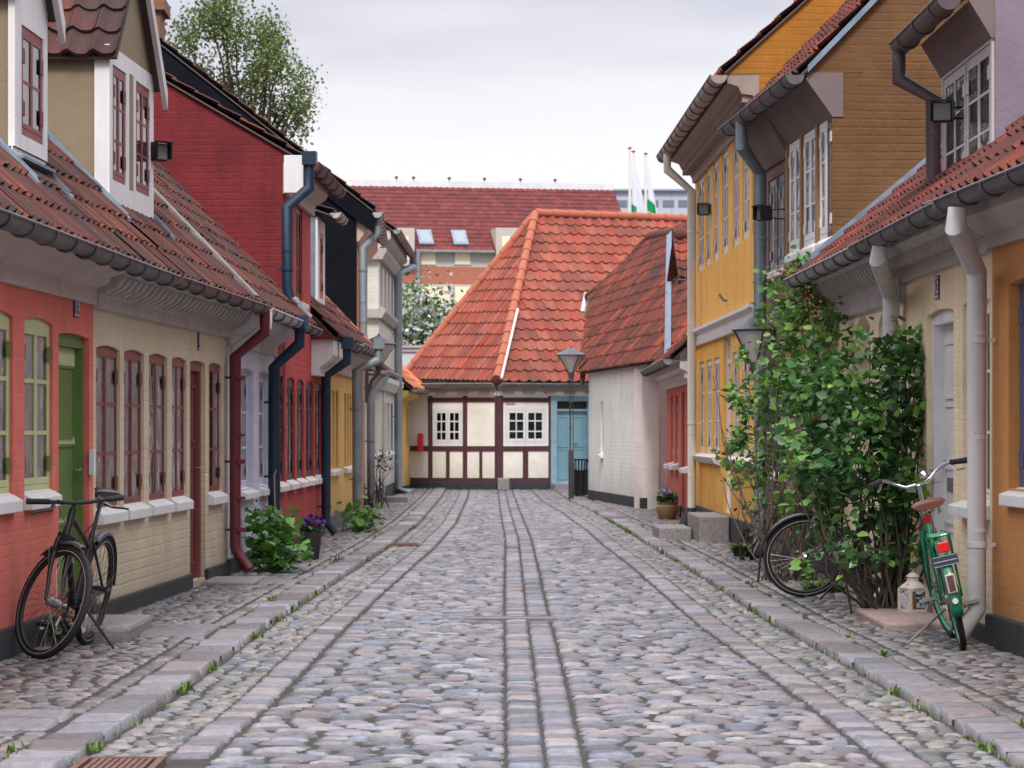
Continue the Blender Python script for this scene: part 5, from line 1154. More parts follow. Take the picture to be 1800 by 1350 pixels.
# ------------------------------------------------------------------ lamps
LAMPG = mat('lamp_acrylic', (.55, .52, .50), .3, var=.05); LAMPM = mat('lamp_metal', (.09, .10, .12), .45, metal=.4, var=.15); LAMPD = mat('lamp_post', (.055, .05, .05), .5, metal=.2, var=.2)
def lamp_head(par, z, r=.29, x=0, y=0):
    q = MB(); q.lathe([(r, 0), (r+.01, .015), (r*.55, .10), (.05, .155), (.02, .165), (.02, .19), (.005, .2)], (x, y, z), 24); q.build('lamp_hood', LAMPM, par)
    q = MB(); q.lathe([(.055, -.34), (r-.02, -.004)], (x, y, z), 24); q.build('lamp_shade', LAMPG, par)
    q = MB()
    for k in range(4):
        a = k*math.pi/2+.3; q.tube([(x+math.cos(a)*.06, y+math.sin(a)*.06, z-.345), (x+math.cos(a)*(r-.01), y+math.sin(a)*(r-.01), z)], .009, 6)
    q.lathe([(.06, -.44), (.06, -.34)], (x, y, z), 14); q.build('lamp_bracket', LAMPD, par)
p = gp(1004, 878); t = empty('street_lamp', p, (0, 0, .2), 'tall street lamp with conical head standing before the pale blue door', 'street lamp', 'street lamps')
q = MB(); q.lathe([(.055, 0), (.055, .98), (.05, 1.0)], (0, 0, 0), 14); q.build('post_base', LAMPD, t)
for k in range(3):
    a = k*2.094; q = MB(); q.tube([(math.cos(a)*.04, math.sin(a)*.04, .98), (math.cos(a)*.04, math.sin(a)*.04, 2.42)], .009, 6); q.build('rod', LAMPD, t)
q = MB(); [q.lathe([(.05, 0), (.05, .02)], (0, 0, zz), 12) for zz in (1.45, 1.96, 2.4)]; q.lathe([(.05, 2.42), (.05, 2.5)], (0, 0, 0), 12); q.build('spacer_rings', LAMPM, t); lamp_head(t, 2.90, .31)
def bracket_lamp(p, wallx, label, r):
    t = empty('street_lamp', (p.x, p.y, 0), (0, 0, 0), label, 'street lamp', 'street lamps'); lamp_head(t, p.z, r)
    q = MB(); zb = p.z-.42; dx = wallx-p.x; q.tube([(0, 0, zb), (0, 0, zb-.12)], .04, 10); q.tube([(0, 0, zb-.1), (dx*.5, 0, zb-.1), (dx, 0, zb-.1)], .022, 8); q.tube([(0, 0, zb-.06), (dx*.6, 0, zb-.22), (dx, 0, zb-.5)], .03, 8); q.box(dx-.03, dx+.03, -.06, .06, zb-.6, zb+.02); q.build('wall_arm', LAMPM, t)
bracket_lamp(at(666, 606, 46.), -2.55, 'conical street lamp bracketed from the left row beside the grey drainpipe', .30)
bracket_lamp(at(1327, 582, 28.6), 2.83, 'conical street lamp half hidden in rose leaves on the right', .25)
# floodlights
def flood(p, dx, label, face, sgn=1, arm=2):
    """housing centre p; wall bracket reaches dx sideways"""
    t = empty('floodlight', p, (0, 0, face), label, 'floodlight', 'floodlights on the house walls')
    q = MB(); q.prism([(-.075, -.06, -.075), (.075, -.06, -.075), (.075, -.06, .075), (-.075, -.06, .075)], (0, .11, 0)); q.build('housing', BLACKM, t, bevel=.008)
    q = MB(); q.box(-.062, .062, -.068, -.061, -.062, .062); q.build('lens', mat('flood_glass', (.12, .125, .13), .15), t)
    q = MB(); q.box(-.085, .085, -.12, -.06, .078, .088); q.box(-.09, -.078, -.10, .03, -.06, .08); q.box(.078, .09, -.10, .03, -.06, .08); q.build('visor', BLACKM, t)
    m_ = Matrix.Rotation(-face, 3, 'Z'); q = MB()
    for zz in (.06, -.06)[:arm]: e_ = m_ @ Vector((dx, .05, zz)); q.tube([(0, .02, zz*.5), tuple(e_*.3+Vector((0, 0, zz*.5))), tuple(e_)], .008, 6)
    q.build('bracket', BLACKM, t)
flood(at(275, 268, 22.3), -.45, 'black floodlight on the white framed gabled dormer at left', .9)
flood(at(1345, 376, 27.5), .42, 'black floodlight on the brown house below its grey downpipe head', -1.2)
flood(at(1237, 369, 35.5), .42, 'small floodlight with pale lens on the tall yellow house', -.1, arm=1)
flood(at(1657, 198, 19.6), .62, 'dark floodlight on long arms before the lilac dormer windows', -.25)
# flag holder on the yellow house
q = MB(); a = at(1272, 528, 33.2); b = at(1264, 517, 33.2); q.tube([a+Vector((.08, 0, 0)), a, b], .018, 8); tag(q.build('flag_holder', GREYP), 'short angled grey flag holder tube on the tall yellow house wall', 'flag holder')
# ------------------------------------------------------------------ things on the pavement
def rock_bench(px, py, w_, d_, h_, label, rz=0., name='stone_step', z=0):
    p = gp(px, py); t = MB(); t.box(-w_/2, w_/2, -d_/2, d_/2, -.02, h_); o = t.build(name, STONE, None, bevel=.02); o.location = (p.x, p.y+d_/2, z); o.rotation_euler = (0, 0, rz); tag(o, label, 'step')
    return o
o = MB(); o.box(-2.98, -2.52, 17.15, 18.35, -.02, .11); tag(o.build('stone_step', STONE, None, bevel=.03), 'worn granite block step in front of the green door behind the black bicycle', 'step')
o = MB(); o.box(-2.78, -2.3, 23.4, 24.3, -.02, .045); tag(o.build('stone_step', STONE, None, bevel=.02), 'low flat granite slab at the foot of the maroon door', 'step')
o = MB(); o.box(2.58, 3.1, 18.2, 19.75, -.02, .06); tag(o.build('stone_step', mat('pink_granite', (.30, .22, .21), .8, var=.3, vs_=25, bump=.004, bs=60), None, bevel=.02), 'low pinkish stone slab below the white door beside the green bicycle', 'step')
rock_bench(696, 884, .42, .5, .12, 'small grey stone step before the white two storey house'); rock_bench(705, 868, .5, .6, .10, 'farther pale stone step by the tall grey drainpipe')
p = gp(886, 861); q = MB(); q.box(-.14, .14, -.12, .12, -.02, .27); o = q.build('corner_stone', STONE, None, bevel=.03); o.location = (-.20, 61.55, 0); tag(o, 'squat granite guard stone at the corner of the half timbered cottage', 'guard stone')
# post box
q = MB(); q.box(-.07, .07, -.1, .1, -.22, .22); o = q.build('post_box', mat('red_enamel', (.55, .01, .015), .3), None, bevel=.02); o.location = at(739, 778, 62.4); tag(o, 'bright red post box on the wall at left end of the half timbered cottage', 'post box')
# small iron rack by the cottage wall
t = empty('boot_scraper_rack', gp(782, 856), (0, 0, 0), 'thin dark iron stand against the cottage plinth under its left window', 'rack')
for k, x in enumerate((-.1, -.16, .06, .14)):
    q = MB(); q.tube([(x, .1, 0), (x, .1, .40+.05*(k % 2))], .012, 6); q.tube([(x-.05, .1, .3), (x+.06, .1, .3)], .010, 6); q.build('rod', BLACKM, t)
# litter bin
p = gp(1020, 874); t = empty('litter_bin', p, (0, 0, 0), 'black slatted litter bin beside the white corner house', 'bin')
for k in range(14):
    a = k/14*6.283; q = MB(); x, y = math.cos(a)*.14, math.sin(a)*.14; q.box(x-.018, x+.018, y-.018, y+.018, .05, .58); q.tube([(x, y, .56), (x*1.05, y*1.05, .72), (x*1.3, y*1.3, .78)], .012, 5); q.build('slat', BLACKM, t)
q = MB(); q.lathe([(.12, .03), (.12, .56)], (0, 0, 0), 16); q.build('liner', BLACKM, t); q = MB(); q.lathe([(.18, .77), (.20, .78), (.20, .80), (.18, .80)], (0, 0, 0), 16); q.build('rim', BLACKM, t)
# lantern
t = empty('candle_lantern', gp(1608, 1091) + Vector((0, .1, .06)), (0, 0, .5), 'small rusty white candle lantern on the pink stone slab', 'lantern')
LW_ = mat('rusty_white', (.55, .50, .44), .6, var=.1, c2=(.26, .11, .03), c2s=14, c2f=.56)
q = MB(); q.box(-.075, .075, -.075, .075, 0, .02); q.box(-.078, .078, -.078, .078, .155, .175); 
for sx in (-1, 1):
    for sy in (-1, 1): q.box(sx*.07-.008, sx*.07+.008, sy*.07-.008, sy*.07+.008, .02, .155)
q.build('frame', LW_, t); q = MB(); q.lathe([(.10, .175), (.095, .19), (.045, .225), (.045, .245), (.04, .25)], (0, 0, 0), 8, smooth=False); q.lathe([(.02, .25), (.05, .256), (.045, .268), (.015, .29)], (0, 0, 0), 16); q.build('roof', LW_, t)
q = MB(); 
for s_ in (-1, 1): q.add([(-.062, s_*.07, .02), (.062, s_*.07, .02), (.062, s_*.07, .155), (-.062, s_*.07, .155)], [(0, 1, 2, 3)]); q.add([(s_*.07, -.062, .02), (s_*.07, .062, .02), (s_*.07, .062, .155), (s_*.07, -.062, .155)], [(0, 1, 2, 3)])
q.build('pane', GLASS, t); q = MB(); q.lathe([(.028, .02), (.028, .09), (.004, .095)], (0, 0, 0), 14); q.build('candle', mat('candle_orange', (.55, .22, .05), .6), t)
# pots
def pot(p, prof, m, label, cat='flower pot', name='flower_pot', grp=None):
    t = empty(name, p, (0, 0, 0), label, cat, grp); q = MB(); q.lathe(prof, (0, 0, 0), 24); q.build('pot', m, t); q = MB(); r = prof[-1][0]-.02; q.lathe([(r, prof[-1][1]-.03), (0.001, prof[-1][1]-.025)], (0, 0, 0), 16); q.build('soil', SOIL, t); return t
# ------------------------------------------------------------------ foliage
def leafset(centers, size, cols, up=.55, droop=0., curl=.25, jit=.25, long_=1.35):
    """pointed leaves, four quads each, folded along the midrib"""
    C = np.asarray(centers, float); K = len(C); 
    d = rng.standard_normal((K, 3)); d[:, 2] = d[:, 2]*.5-droop; d /= np.linalg.norm(d, axis=1)[:, None]
    n = rng.standard_normal((K, 3))*(1-up); n[:, 2] += up; n -= (n*d).sum(1)[:, None]*d; n /= np.linalg.norm(n, axis=1)[:, None]
    s_ = np.cross(d, n); L_ = size*rng.uniform(.42, 1.3, K)[:, None]; Wd = L_/long_*.5
    P = [(0, 0, 0), (.33, 1, .10), (.33, 0, -.02), (.33, -1, .10), (.72, .72, .04), (.72, 0, -.10), (.72, -.72, .04), (1.05, 0, -.22)]
    V = np.stack([C+d*L_*a+s_*Wd*b+n*L_*c*curl*2 for a, b, c in P], 1).reshape(-1, 3)
    q = np.array([(0, 2, 1, 1), (0, 3, 2, 2), (1, 2, 5, 4), (2, 3, 6, 5), (4, 5, 7, 7), (5, 6, 7, 7)])
    tri = [(0, 2, 1), (0, 3, 2), (1, 2, 5), (1, 5, 4), (2, 3, 6), (2, 6, 5), (4, 5, 7), (5, 6, 7)]
    Q = (np.array(tri)[None]+(np.arange(K)*8)[:, None, None]).reshape(-1, 3)
    ci = rng.integers(0, len(cols), K); T = np.repeat(np.asarray(cols)[ci]*rng.uniform(1-jit, 1+jit, K)[:, None], 8, 0)
    return V, Q, T
def blob(c, r, n, shell_=.55):
    u = rng.standard_normal((n, 3)); u /= np.linalg.norm(u, axis=1)[:, None]; rr = rng.uniform(shell_, 1, n)[:, None]**.8
    return np.asarray(c)+u*rr*np.asarray(r)
GRN = [(.09, .22, .04), (.12, .28, .05), (.06, .155, .04), (.17, .34, .055), (.10, .23, .06), (.24, .40, .08), (.05, .13, .04)]
GDK = [(.04, .12, .04), (.055, .15, .05), (.03, .085, .035), (.075, .19, .045), (.12, .24, .06), (.05, .13, .045)]
def plant(name, label, cat, base, leaves, stems, leafname='leaves', grp=None, extra=None):
    t = empty(name, base, (0, 0, 0), label, cat, grp); b = np.array(base)
    V, Q, T = leaves; np_mesh(leafname, V-b, Q, LEAF, T, t)
    q = MB(); [q.tube([Vector(p)-Vector(base) for p in path], r, 6) for path, r in stems]; q.build('stems', BARK, t)
    return t
def catl(*ls):
    Vs, Qs, Ts = [], [], []; o = 0
    for V, Q, T in ls: Vs.append(V); Qs.append(Q+o); Ts.append(T); o += len(V)
    return np.concatenate(Vs), np.concatenate(Qs), np.concatenate(Ts)
# big rose: blobs given as photo pixel, radius in pixels, depth
def blobs(L, dens, size, cols, dr=.28, **k):
    out_ = []
    for px, py, rx, ry, D in L:
        c = at(px, py, D); sx = rx*D/F; sz = ry*D/F; n = int(dens*rx*ry/1000)
        # leaves gather in small sprays
        m = max(3, n//9); cs = blob(c, (sx, dr, sz), m, .35); pts = np.repeat(cs, 9, 0)+rng.standard_normal((m*9, 3))*size*.75
        out_.append(leafset(pts, size, cols, **k))
    return catl(*out_)
def stemset(base, tips, n, r0=.012, bow=.15, spread=.08):
    S_ = []
    for i in range(n):
        b = Vector(base)+Vector((random.gauss(0, spread), random.gauss(0, spread*.8), 0)); e = Vector(random.choice(tips)); e = e+Vector((random.gauss(0, .12), random.gauss(0, .08), random.gauss(0, .12)))
        P = []; k = Vector((random.gauss(0, bow), random.gauss(0, bow*.4), 0))
        for j in range(7): u = j/6; P.append(b.lerp(e, u)+k*math.sin(u*math.pi)+Vector((random.gauss(0, .012), random.gauss(0, .012), 0))*(j > 0))
        P[0].z = -.02; S_.append((P, [r0*(1-.75*j/6)*random.uniform(.8, 1.2) for j in range(7)]))
    return S_
front = [(1480, 700, 62, 62, 19.9), (1560, 645, 48, 50, 19.9), (1575, 730, 46, 75, 19.8), (1500, 790, 85, 80, 19.6), (1420, 740, 60, 55, 20.2), (1440, 840, 70, 55, 20.), (1560, 830, 55, 70, 19.6), (1585, 620, 22, 25, 19.9),
         (1600, 690, 20, 60, 19.8), (1430, 660, 40, 40, 20.3)]
low = [(1520, 900, 60, 45, 19.7), (1460, 925, 40, 35, 19.9), (1590, 890, 24, 35, 19.8), (1500, 980, 55, 22, 19.4), (1570, 985, 30, 16, 19.7)]
fr2 = [(1610+random.randint(-25, 5), 600+50*i, 12, 10, 19.8) for i in range(7)]+[(1400, 800, 14, 10, 19.8), (1385, 770, 12, 9, 20), (1545, 600, 14, 12, 19.9), (1595, 595, 9, 14, 19.9), (1420, 985, 16, 9, 19.5), (1610, 960, 12, 8, 19.6), (1520, 590, 10, 10, 19.9)]
tips = [at(a, b, D) for a, b, _, _, D in front+fr2+low]
base1 = Vector((2.83, 19.75, 0))
plant('rose_bush', 'large glossy rose bush with many bare stems growing from the pavement before the cream house', 'bush', base1,
      catl(blobs(front, 52, .086, GDK, up=.5, dr=.24), blobs(front, 26, .085, GRN, up=.55, dr=.28), blobs(fr2, 60, .08, GRN, up=.5, dr=.12), blobs(low, 34, .08, GDK, up=.55, dr=.2), blobs(low, 8, .08, GRN, up=.55, dr=.2)), stemset(base1, tips, 46, .013, .12, .10))
back = [(1440, 540, 55, 48, 24.6), (1390, 560, 60, 60, 25.3), (1370, 500, 28, 28, 26.), (1410, 640, 85, 70, 24.6), (1470, 600, 45, 60, 23.6), (1385, 630, 35, 40, 25.6), (1365, 715, 75, 60, 25.3), (1440, 750, 60, 60, 24.), (1320, 760, 40, 30, 26.5), (1350, 820, 70, 50, 25.3), (1290, 805, 25, 22, 26.8),
        (1400, 880, 60, 45, 24.6), (1318, 675, 22, 14, 26.8), (1300, 630, 14, 14, 26.8), (1378, 535, 30, 22, 25.6), (1425, 480, 30, 22, 24.8), (1480, 540, 20, 25, 24), (1500, 670, 25, 25, 23.)]
base2 = Vector((2.62, 24.2, 0)); bk2 = [(1275, 800, 12, 9, 26.8), (1290, 850, 10, 9, 26.8), (1300, 700, 12, 8, 26.6), (1285, 690, 9, 7, 26.8), (1310, 720, 14, 8, 26.5), (1405, 462, 10, 9, 25), (1440, 470, 12, 9, 25), (1465, 490, 14, 12, 24.5), (1350, 490, 12, 9, 26), (1335, 560, 10, 8, 26), (1490, 560, 12, 10, 24), (1498, 640, 12, 10, 23.5), (1305, 780, 16, 10, 26.6)]
tips = [at(a, b, D) for a, b, _, _, D in back+bk2]
plant('climbing_rose', 'tall light green climbing rose against the brown house, behind the dark bicycle', 'bush', base2,
      catl(blobs(back, 66, .084, GRN, up=.45, dr=.24), blobs(bk2, 60, .08, GRN, up=.45, dr=.12), blobs([(1400, 480, 40, 25, 25), (1440, 700, 60, 60, 23.8), (1440, 520, 45, 30, 24.5)], 7, .05, [(.22, .07, .04), (.30, .12, .05)], up=.4)), stemset(base2, tips, 40, .012, .15, .12))
lower = [(1325, 890, 28, 24, 28.), (1345, 920, 30, 26, 27.6), (1318, 945, 24, 22, 27.8), (1365, 890, 30, 24, 27.3)]
b3 = Vector((2.55, 28.2, 0))
plant('shrub', 'small dark leaved rose shrub at the foot of the tall yellow house', 'shrub', b3, catl(blobs(lower, 60, .06, GDK+[(.05, .06, .05), (.08, .05, .045)], up=.4, dr=.2)), stemset(b3, [at(a, b, D) for a, b, _, _, D in lower], 14, .01, .05, .06))
def grassy(name, label, cat, c, r, n, ln, cols, z0=0.):
    V = []; Q = []; T = []
    for _ in range(n):
        a0 = random.uniform(0, 6.28); rr = r*random.random()**.6; b0 = Vector((math.cos(a0)*rr, math.sin(a0)*rr, z0)); az = a0+random.gauss(0, .7); l = ln*random.uniform(.5, 1.2); dv = Vector((math.cos(az), math.sin(az), 0)); sx = Vector((-dv.y, dv.x, 0))*random.uniform(.006, .012); cc_ = np.array(random.choice(cols))*random.uniform(.7, 1.3)
        pts = [(b0+dv*l*f*f*.7+Vector((0, 0, l*(f-.45*f*f))), wd) for f, wd in ((0, 1), (.35, 1.1), (.7, .8), (1, .1))]; i = len(V)
        for p_, wd in pts: V += [p_-sx*wd, p_+sx*wd]; T += [cc_]*2
        Q += [(i+2*k, i+2*k+1, i+2*k+3, i+2*k+2) for k in range(3)]
    o = np_mesh(name, V, Q, LEAF, np.array(T)); o.location = c; return tag(o, label, cat)
grassy('fern', 'low feathery fern tuft at the base of the dark leaved shrub', 'fern', gp(1318, 980)+Vector((0, .1, 0)), .16, 420, .24, [(.07, .15, .03), (.10, .19, .05)])
grassy('grass_clump', 'sparse grass clump on the pavement under the climbing rose beside the dark bicycle wheel', 'grass clump', Vector((2.7, 22.6, 0)), .18, 200, .16, [(.06, .13, .03), (.09, .16, .05)])
def bigleaf(name, label, cat, base, L_, dens, size, cols, nst, tipsD=None, **k):
    return plant(name, label, cat, base, blobs(L_, dens, size, cols, up=.62, dr=.25, **k), stemset(base, [at(a, b, D) for a, b, _, _, D in L_], nst, .008, .04, .1))
LG = [(.07, .19, .03), (.10, .26, .04), (.05, .14, .03), (.14, .32, .06), (.09, .22, .05)]
bigleaf('hollyhock_plant', 'bushy hollyhock with round light green leaves beside the maroon drainpipe', 'plant', Vector((-2.34, 26.0, 0)), [(480, 920, 36, 26, 26), (470, 960, 38, 36, 25.8), (505, 965, 32, 32, 25.6), (450, 905, 16, 15, 26.2), (500, 930, 26, 22, 26), (487, 990, 36, 14, 25.7)], 120, .088, LG, 14, long_=1.05)
bigleaf('hollyhock_plant', 'smaller clump of broad green leaves at the foot of the yellow house', 'plant', Vector((-2.15, 36.2, 0)), [(635, 905, 28, 20, 36), (618, 915, 16, 18, 36.5), (650, 918, 20, 16, 35.6)], 150, .11, LG, 10, long_=1.05)
q = MB(); q.tube([(-2.36, 26.2, 0), (-2.38, 26.2, .95), (-2.36, 26.2, 1.0)], .006, 5); tag(q.build('plant_stake', mat('bamboo', (.35, .28, .2), .8)), 'thin bamboo cane standing in the hollyhock by the lavender house', 'cane')
br_ = [(665, 800, 20, 10, 47), (650, 830, 16, 22, 47.3), (680, 815, 12, 14, 46.8), (655, 860, 14, 18, 47)]
b5 = Vector((-2.45, 47, 0)); plant('rose_shrub', 'sparse brownish red rose shrub in front of the white two storey house', 'shrub', b5, blobs(br_, 45, .07, [(.13, .05, .04), (.09, .07, .04), (.17, .07, .05), (.06, .05, .03)], up=.3, dr=.2), stemset(b5, [at(a, b, D) for a, b, _, _, D in br_], 12, .014, .1, .08))
# potted flowers
p = gp(546, 984); t = pot(p, [(.10, 0), (.115, .02), (.16, .36), (.165, .38), (.15, .38)], mat('grey_pot', (.035, .035, .04), .5), 'dark grey flower pot of purple pansies by the red house')
V, Q, T = catl(leafset(blob((0, 0, .42), (.17, .17, .10), 260, .2), .06, GDK), leafset(blob((0, 0, .50), (.20, .18, .09), 190, .6), .05, [(.10, .02, .20), (.16, .03, .28), (.06, .015, .12)], long_=.9)); np_mesh('pansies', V, Q, LEAF, T, t); t.scale = (.78, .78, .80)
p = gp(1174, 914)+Vector((0, .15, 0)); t = pot(p, [(.11, 0), (.13, .02), (.175, .16), (.175, .21), (.15, .235), (.165, .26), (.17, .275), (.155, .275)], mat('ochre_glaze', (.26, .17, .08), .3, var=.2, streak=.2), 'round ochre glazed pot with leafy flowers before the pink corner wall')
V, Q, T = catl(leafset(blob((0, 0, .36), (.18, .18, .13), 330, .2), .06, GDK), leafset(blob((-.04, -.06, .44), (.13, .12, .05), 64, .3), .045, [(.45, .3, .5), (.5, .4, .55)], long_=.9)); np_mesh('flowers', V, Q, LEAF, T, t)
# daisies by the green door
t = empty('daisy_clump', (-2.93, 16.95, 0), (0, 0, 0), 'small clump of white daisies against the tarred plinth behind the black bicycle', 'flowers')
V, Q, T = leafset(blob((0, 0, .13), (.09, .06, .12), 240, .1), .045, GDK); np_mesh('leaves', V, Q, LEAF, T, t)
PET = mat('daisy_petal', (.80, .79, .76), .6, var=.03); YC = mat('daisy_centre', (.65, .38, .03), .7)
for k in range(15):
    c = Vector((random.gauss(0, .065), random.uniform(-.09, .0), random.uniform(.08, .33))); n_ = Vector((random.gauss(.15, .3), -1, random.uniform(-.1, .6))).normalized(); a_ = n_.orthogonal().normalized(); b_ = n_.cross(a_); q = MB()
    for j in range(13): an = j/13*6.283; dv = a_*math.cos(an)+b_*math.sin(an); sv = n_.cross(dv)*.0045; q.add([c+dv*.006-sv*.5, c+dv*.006+sv*.5, c+dv*.026+sv-n_*.002, c+dv*.026-sv-n_*.002], [(0, 1, 2, 3)])
    fl_ = q.build('flower', PET, t); q = MB(); q.T = Matrix.Translation(c) @ n_.to_track_quat('Z', 'Y').to_matrix().to_4x4(); q.lathe([(.008, -.001), (.008, .003), (.003, .006)], (0, 0, 0), 8); q.build('flower_centre', YC, fl_)
q = MB(); [q.tube([(random.gauss(0, .03), -.02, 0), (random.gauss(0, .05), -.04, random.uniform(.1, .3))], .002, 4) for _ in range(14)]; q.build('stems', LEAFSTEM if False else mat('green_stem', (.05, .12, .03), .7), t)
# ------------------------------------------------------------------ trees
def branches(q, p, d, ln, r, lv, tipsout, spread=.5, up=.15):
    P = [p]; rr = [r]; dd = d.copy()
    for i in range(4): dd = (dd+Vector((random.gauss(0, .12), random.gauss(0, .12), random.gauss(up*.3, .1)))).normalized(); P.append(P[-1]+dd*ln/4); rr.append(r*(1-.12*(i+1)))
    q.tube(P, rr, 6 if lv > 1 else 4)
    if lv == 0: tipsout += P[1:]; return
    for k in range(3 if lv > 1 else 3):
        j = random.randint(2, 4); nd = (dd+Vector((random.gauss(0, spread), random.gauss(0, spread), random.gauss(up, .25)))).normalized(); branches(q, P[j], nd, ln*random.uniform(.6, .8), rr[j]*.62, lv-1, tipsout, spread, up)
    if lv <= 2: tipsout += P[2:]
def tree(name, label, base, crown, D, dens, size, cols, trunk_r, h0, droop=.5, grp=None):
    random.seed(5); q = MB(); tips = []; b = Vector(base); t = empty(name, b, (0, 0, 0), label, 'tree', grp)
    q.tube([(0, 0, 0), (.1, 0, h0*.5), (.05, 0, h0)], [trunk_r*1.3, trunk_r, trunk_r*.8], 10)
    cps = []
    for px, py, rx, ry in crown:
        c = at(px, py, D)+Vector((0, random.gauss(0, .6), 0)); e = c-b; s0_ = Vector((.05, 0, h0)); k = random.uniform(.7, 1)
        P = [s0_.lerp(e, u)+Vector((random.gauss(0, .12), random.gauss(0, .12), 0))*math.sin(u*3.14)-Vector((0, 0, .5))*math.sin(u*3.14)*0 for u in (0, .25, .5, .75, 1)]
        q.tube(P, [trunk_r*.55, trunk_r*.42, trunk_r*.3, trunk_r*.18, .02], 7)
        for m in range(9):
            u = random.uniform(.45, 1); s1 = s0_.lerp(e, u); dv = Vector((random.gauss(0, rx*D/F*.55), random.gauss(0, .8), random.gauss(0, ry*D/F*.5))); 
            q.tube([s1, s1+dv*.5+Vector((0, 0, .1)), s1+dv], [.03, .02, .008], 4)
        n = int(dens*rx*ry/1000); m = max(4, n//14); cs = blob(e, (rx*D/F, 1.1, ry*D/F), m, .15); cps.append(np.repeat(cs, 14, 0)+rng.standard_normal((m*14, 3))*np.array((.13, .13, .22))*size/.1*1.3)
    q.build('trunk', BARK, t); V, Q, T = leafset(np.concatenate(cps), size, cols, up=.2, droop=droop); np_mesh('crown', V, Q, LEAF, T, t); return t
birch = [(330, 70, 26, 45), (350, 130, 22, 40), (375, 45, 40, 36), (400, 20, 40, 22), (420, 75, 40, 36), (455, 50, 40, 34), (480, 75, 30, 30), (400, 150, 28, 34), (440, 145, 28, 34), (470, 130, 30, 28), (500, 120, 32, 30), (525, 140, 24, 30), (520, 180, 26, 28), (490, 190, 30, 26), (540, 190, 15, 30), (450, 200, 26, 22), (525, 220, 20, 22), (330, 150, 22, 26), (360, 180, 20, 22), (380, 5, 30, 20)]
BG = [(.085, .12, .022), (.11, .15, .028), (.06, .09, .02), (.14, .18, .04)]
tree('birch_tree', 'tall airy birch with drooping light green leaves above the left roofs', (-8.2, 80, 0), birch, 80, 680, .105, BG, .2, 8.5, droop=.7)
may = [(735, 560, 34, 32), (765, 545, 30, 30), (710, 590, 26, 22), (775, 580, 26, 28), (745, 600, 40, 18), (722, 530, 22, 20), (750, 520, 20, 14), (700, 560, 20, 40)]
MG = [(.07, .15, .04), (.10, .19, .05), (.08, .16, .04), (.06, .12, .035), (.10, .18, .05), (.62, .62, .62), (.66, .66, .68), (.58, .6, .6), (.04, .08, .03)]
tree('hawthorn_tree', 'dense hawthorn covered in white blossom behind the cottage roof', (-2.6, 80, 0), may, 80, 420, .14, MG, .15, 3.4, droop=.1)
# ------------------------------------------------------------------ flagpoles
def flag(px, top, D, side, label):
    b = at(px, top, D); t = empty('flagpole', (b.x, b.y, 0), (0, 0, 0), label, 'flagpole', 'flagpoles on the skyline'); H_ = b.z
    q = MB(); q.tube([(0, 0, 0), (0, 0, H_)], [.10, .05], 10); q.build('pole', mat('white_pole', (.66, .62, .60), .4), t)
    q = MB(); q.lathe([(.02, 0), (.10, .03), (.10, .06), (.02, .10)], (0, 0, H_), 14); q.build('finial', mat('crimson_knob', (.35, .02, .05), .4), t)
    FW = mat('flag_white', (.66, .66, .74), .8, var=.05); FG = mat('flag_green', (.0, .26, .10), .8, var=.1)
    q = MB(); n = 14; m = 9
    for i in range(n+1):
        for j in range(m+1):
            u, v = i/n, j/m; wd = side*(.03+.62*v*min(1, (.1+u)**.9)); q.v.append((.06*side+wd*1.0, .14*math.sin(v*9+u*3)*u, H_-.35-u*3.6+v*-.3))
    for i in range(n):
        for j in range(m):
            a = i*(m+1)+j; u, v = (i+.5)/n, (j+.5)/m
            green = (u > .42 and v < 1-(u-.42)*.15 and not abs(v-(u-.55)*1.9) < .07 and not (v > .85)) if side > 0 and px > 1130 else (.58 < u < .80 and v < .35+(u-.58)*2 and v < .62)
            q.f.append((a, a+1, a+m+2, a+m+1)); q.m.append(1 if green else 0); q.sm.append(True)
    fo = q.build('flag', [FW, FG], t); s_ = fo.modifiers.new('thick', 'SOLIDIFY'); s_.thickness = .01
flag(1107, 262, 115, 1, 'leftmost and tallest flagpole with a white and green flag behind the red roof')
flag(1113.5, 268, 118, 1, 'middle flagpole just right of the tallest one, with its flag hanging')
flag(1135, 272, 113, 1, 'right hand flagpole with a mostly green flag beyond the red roof')
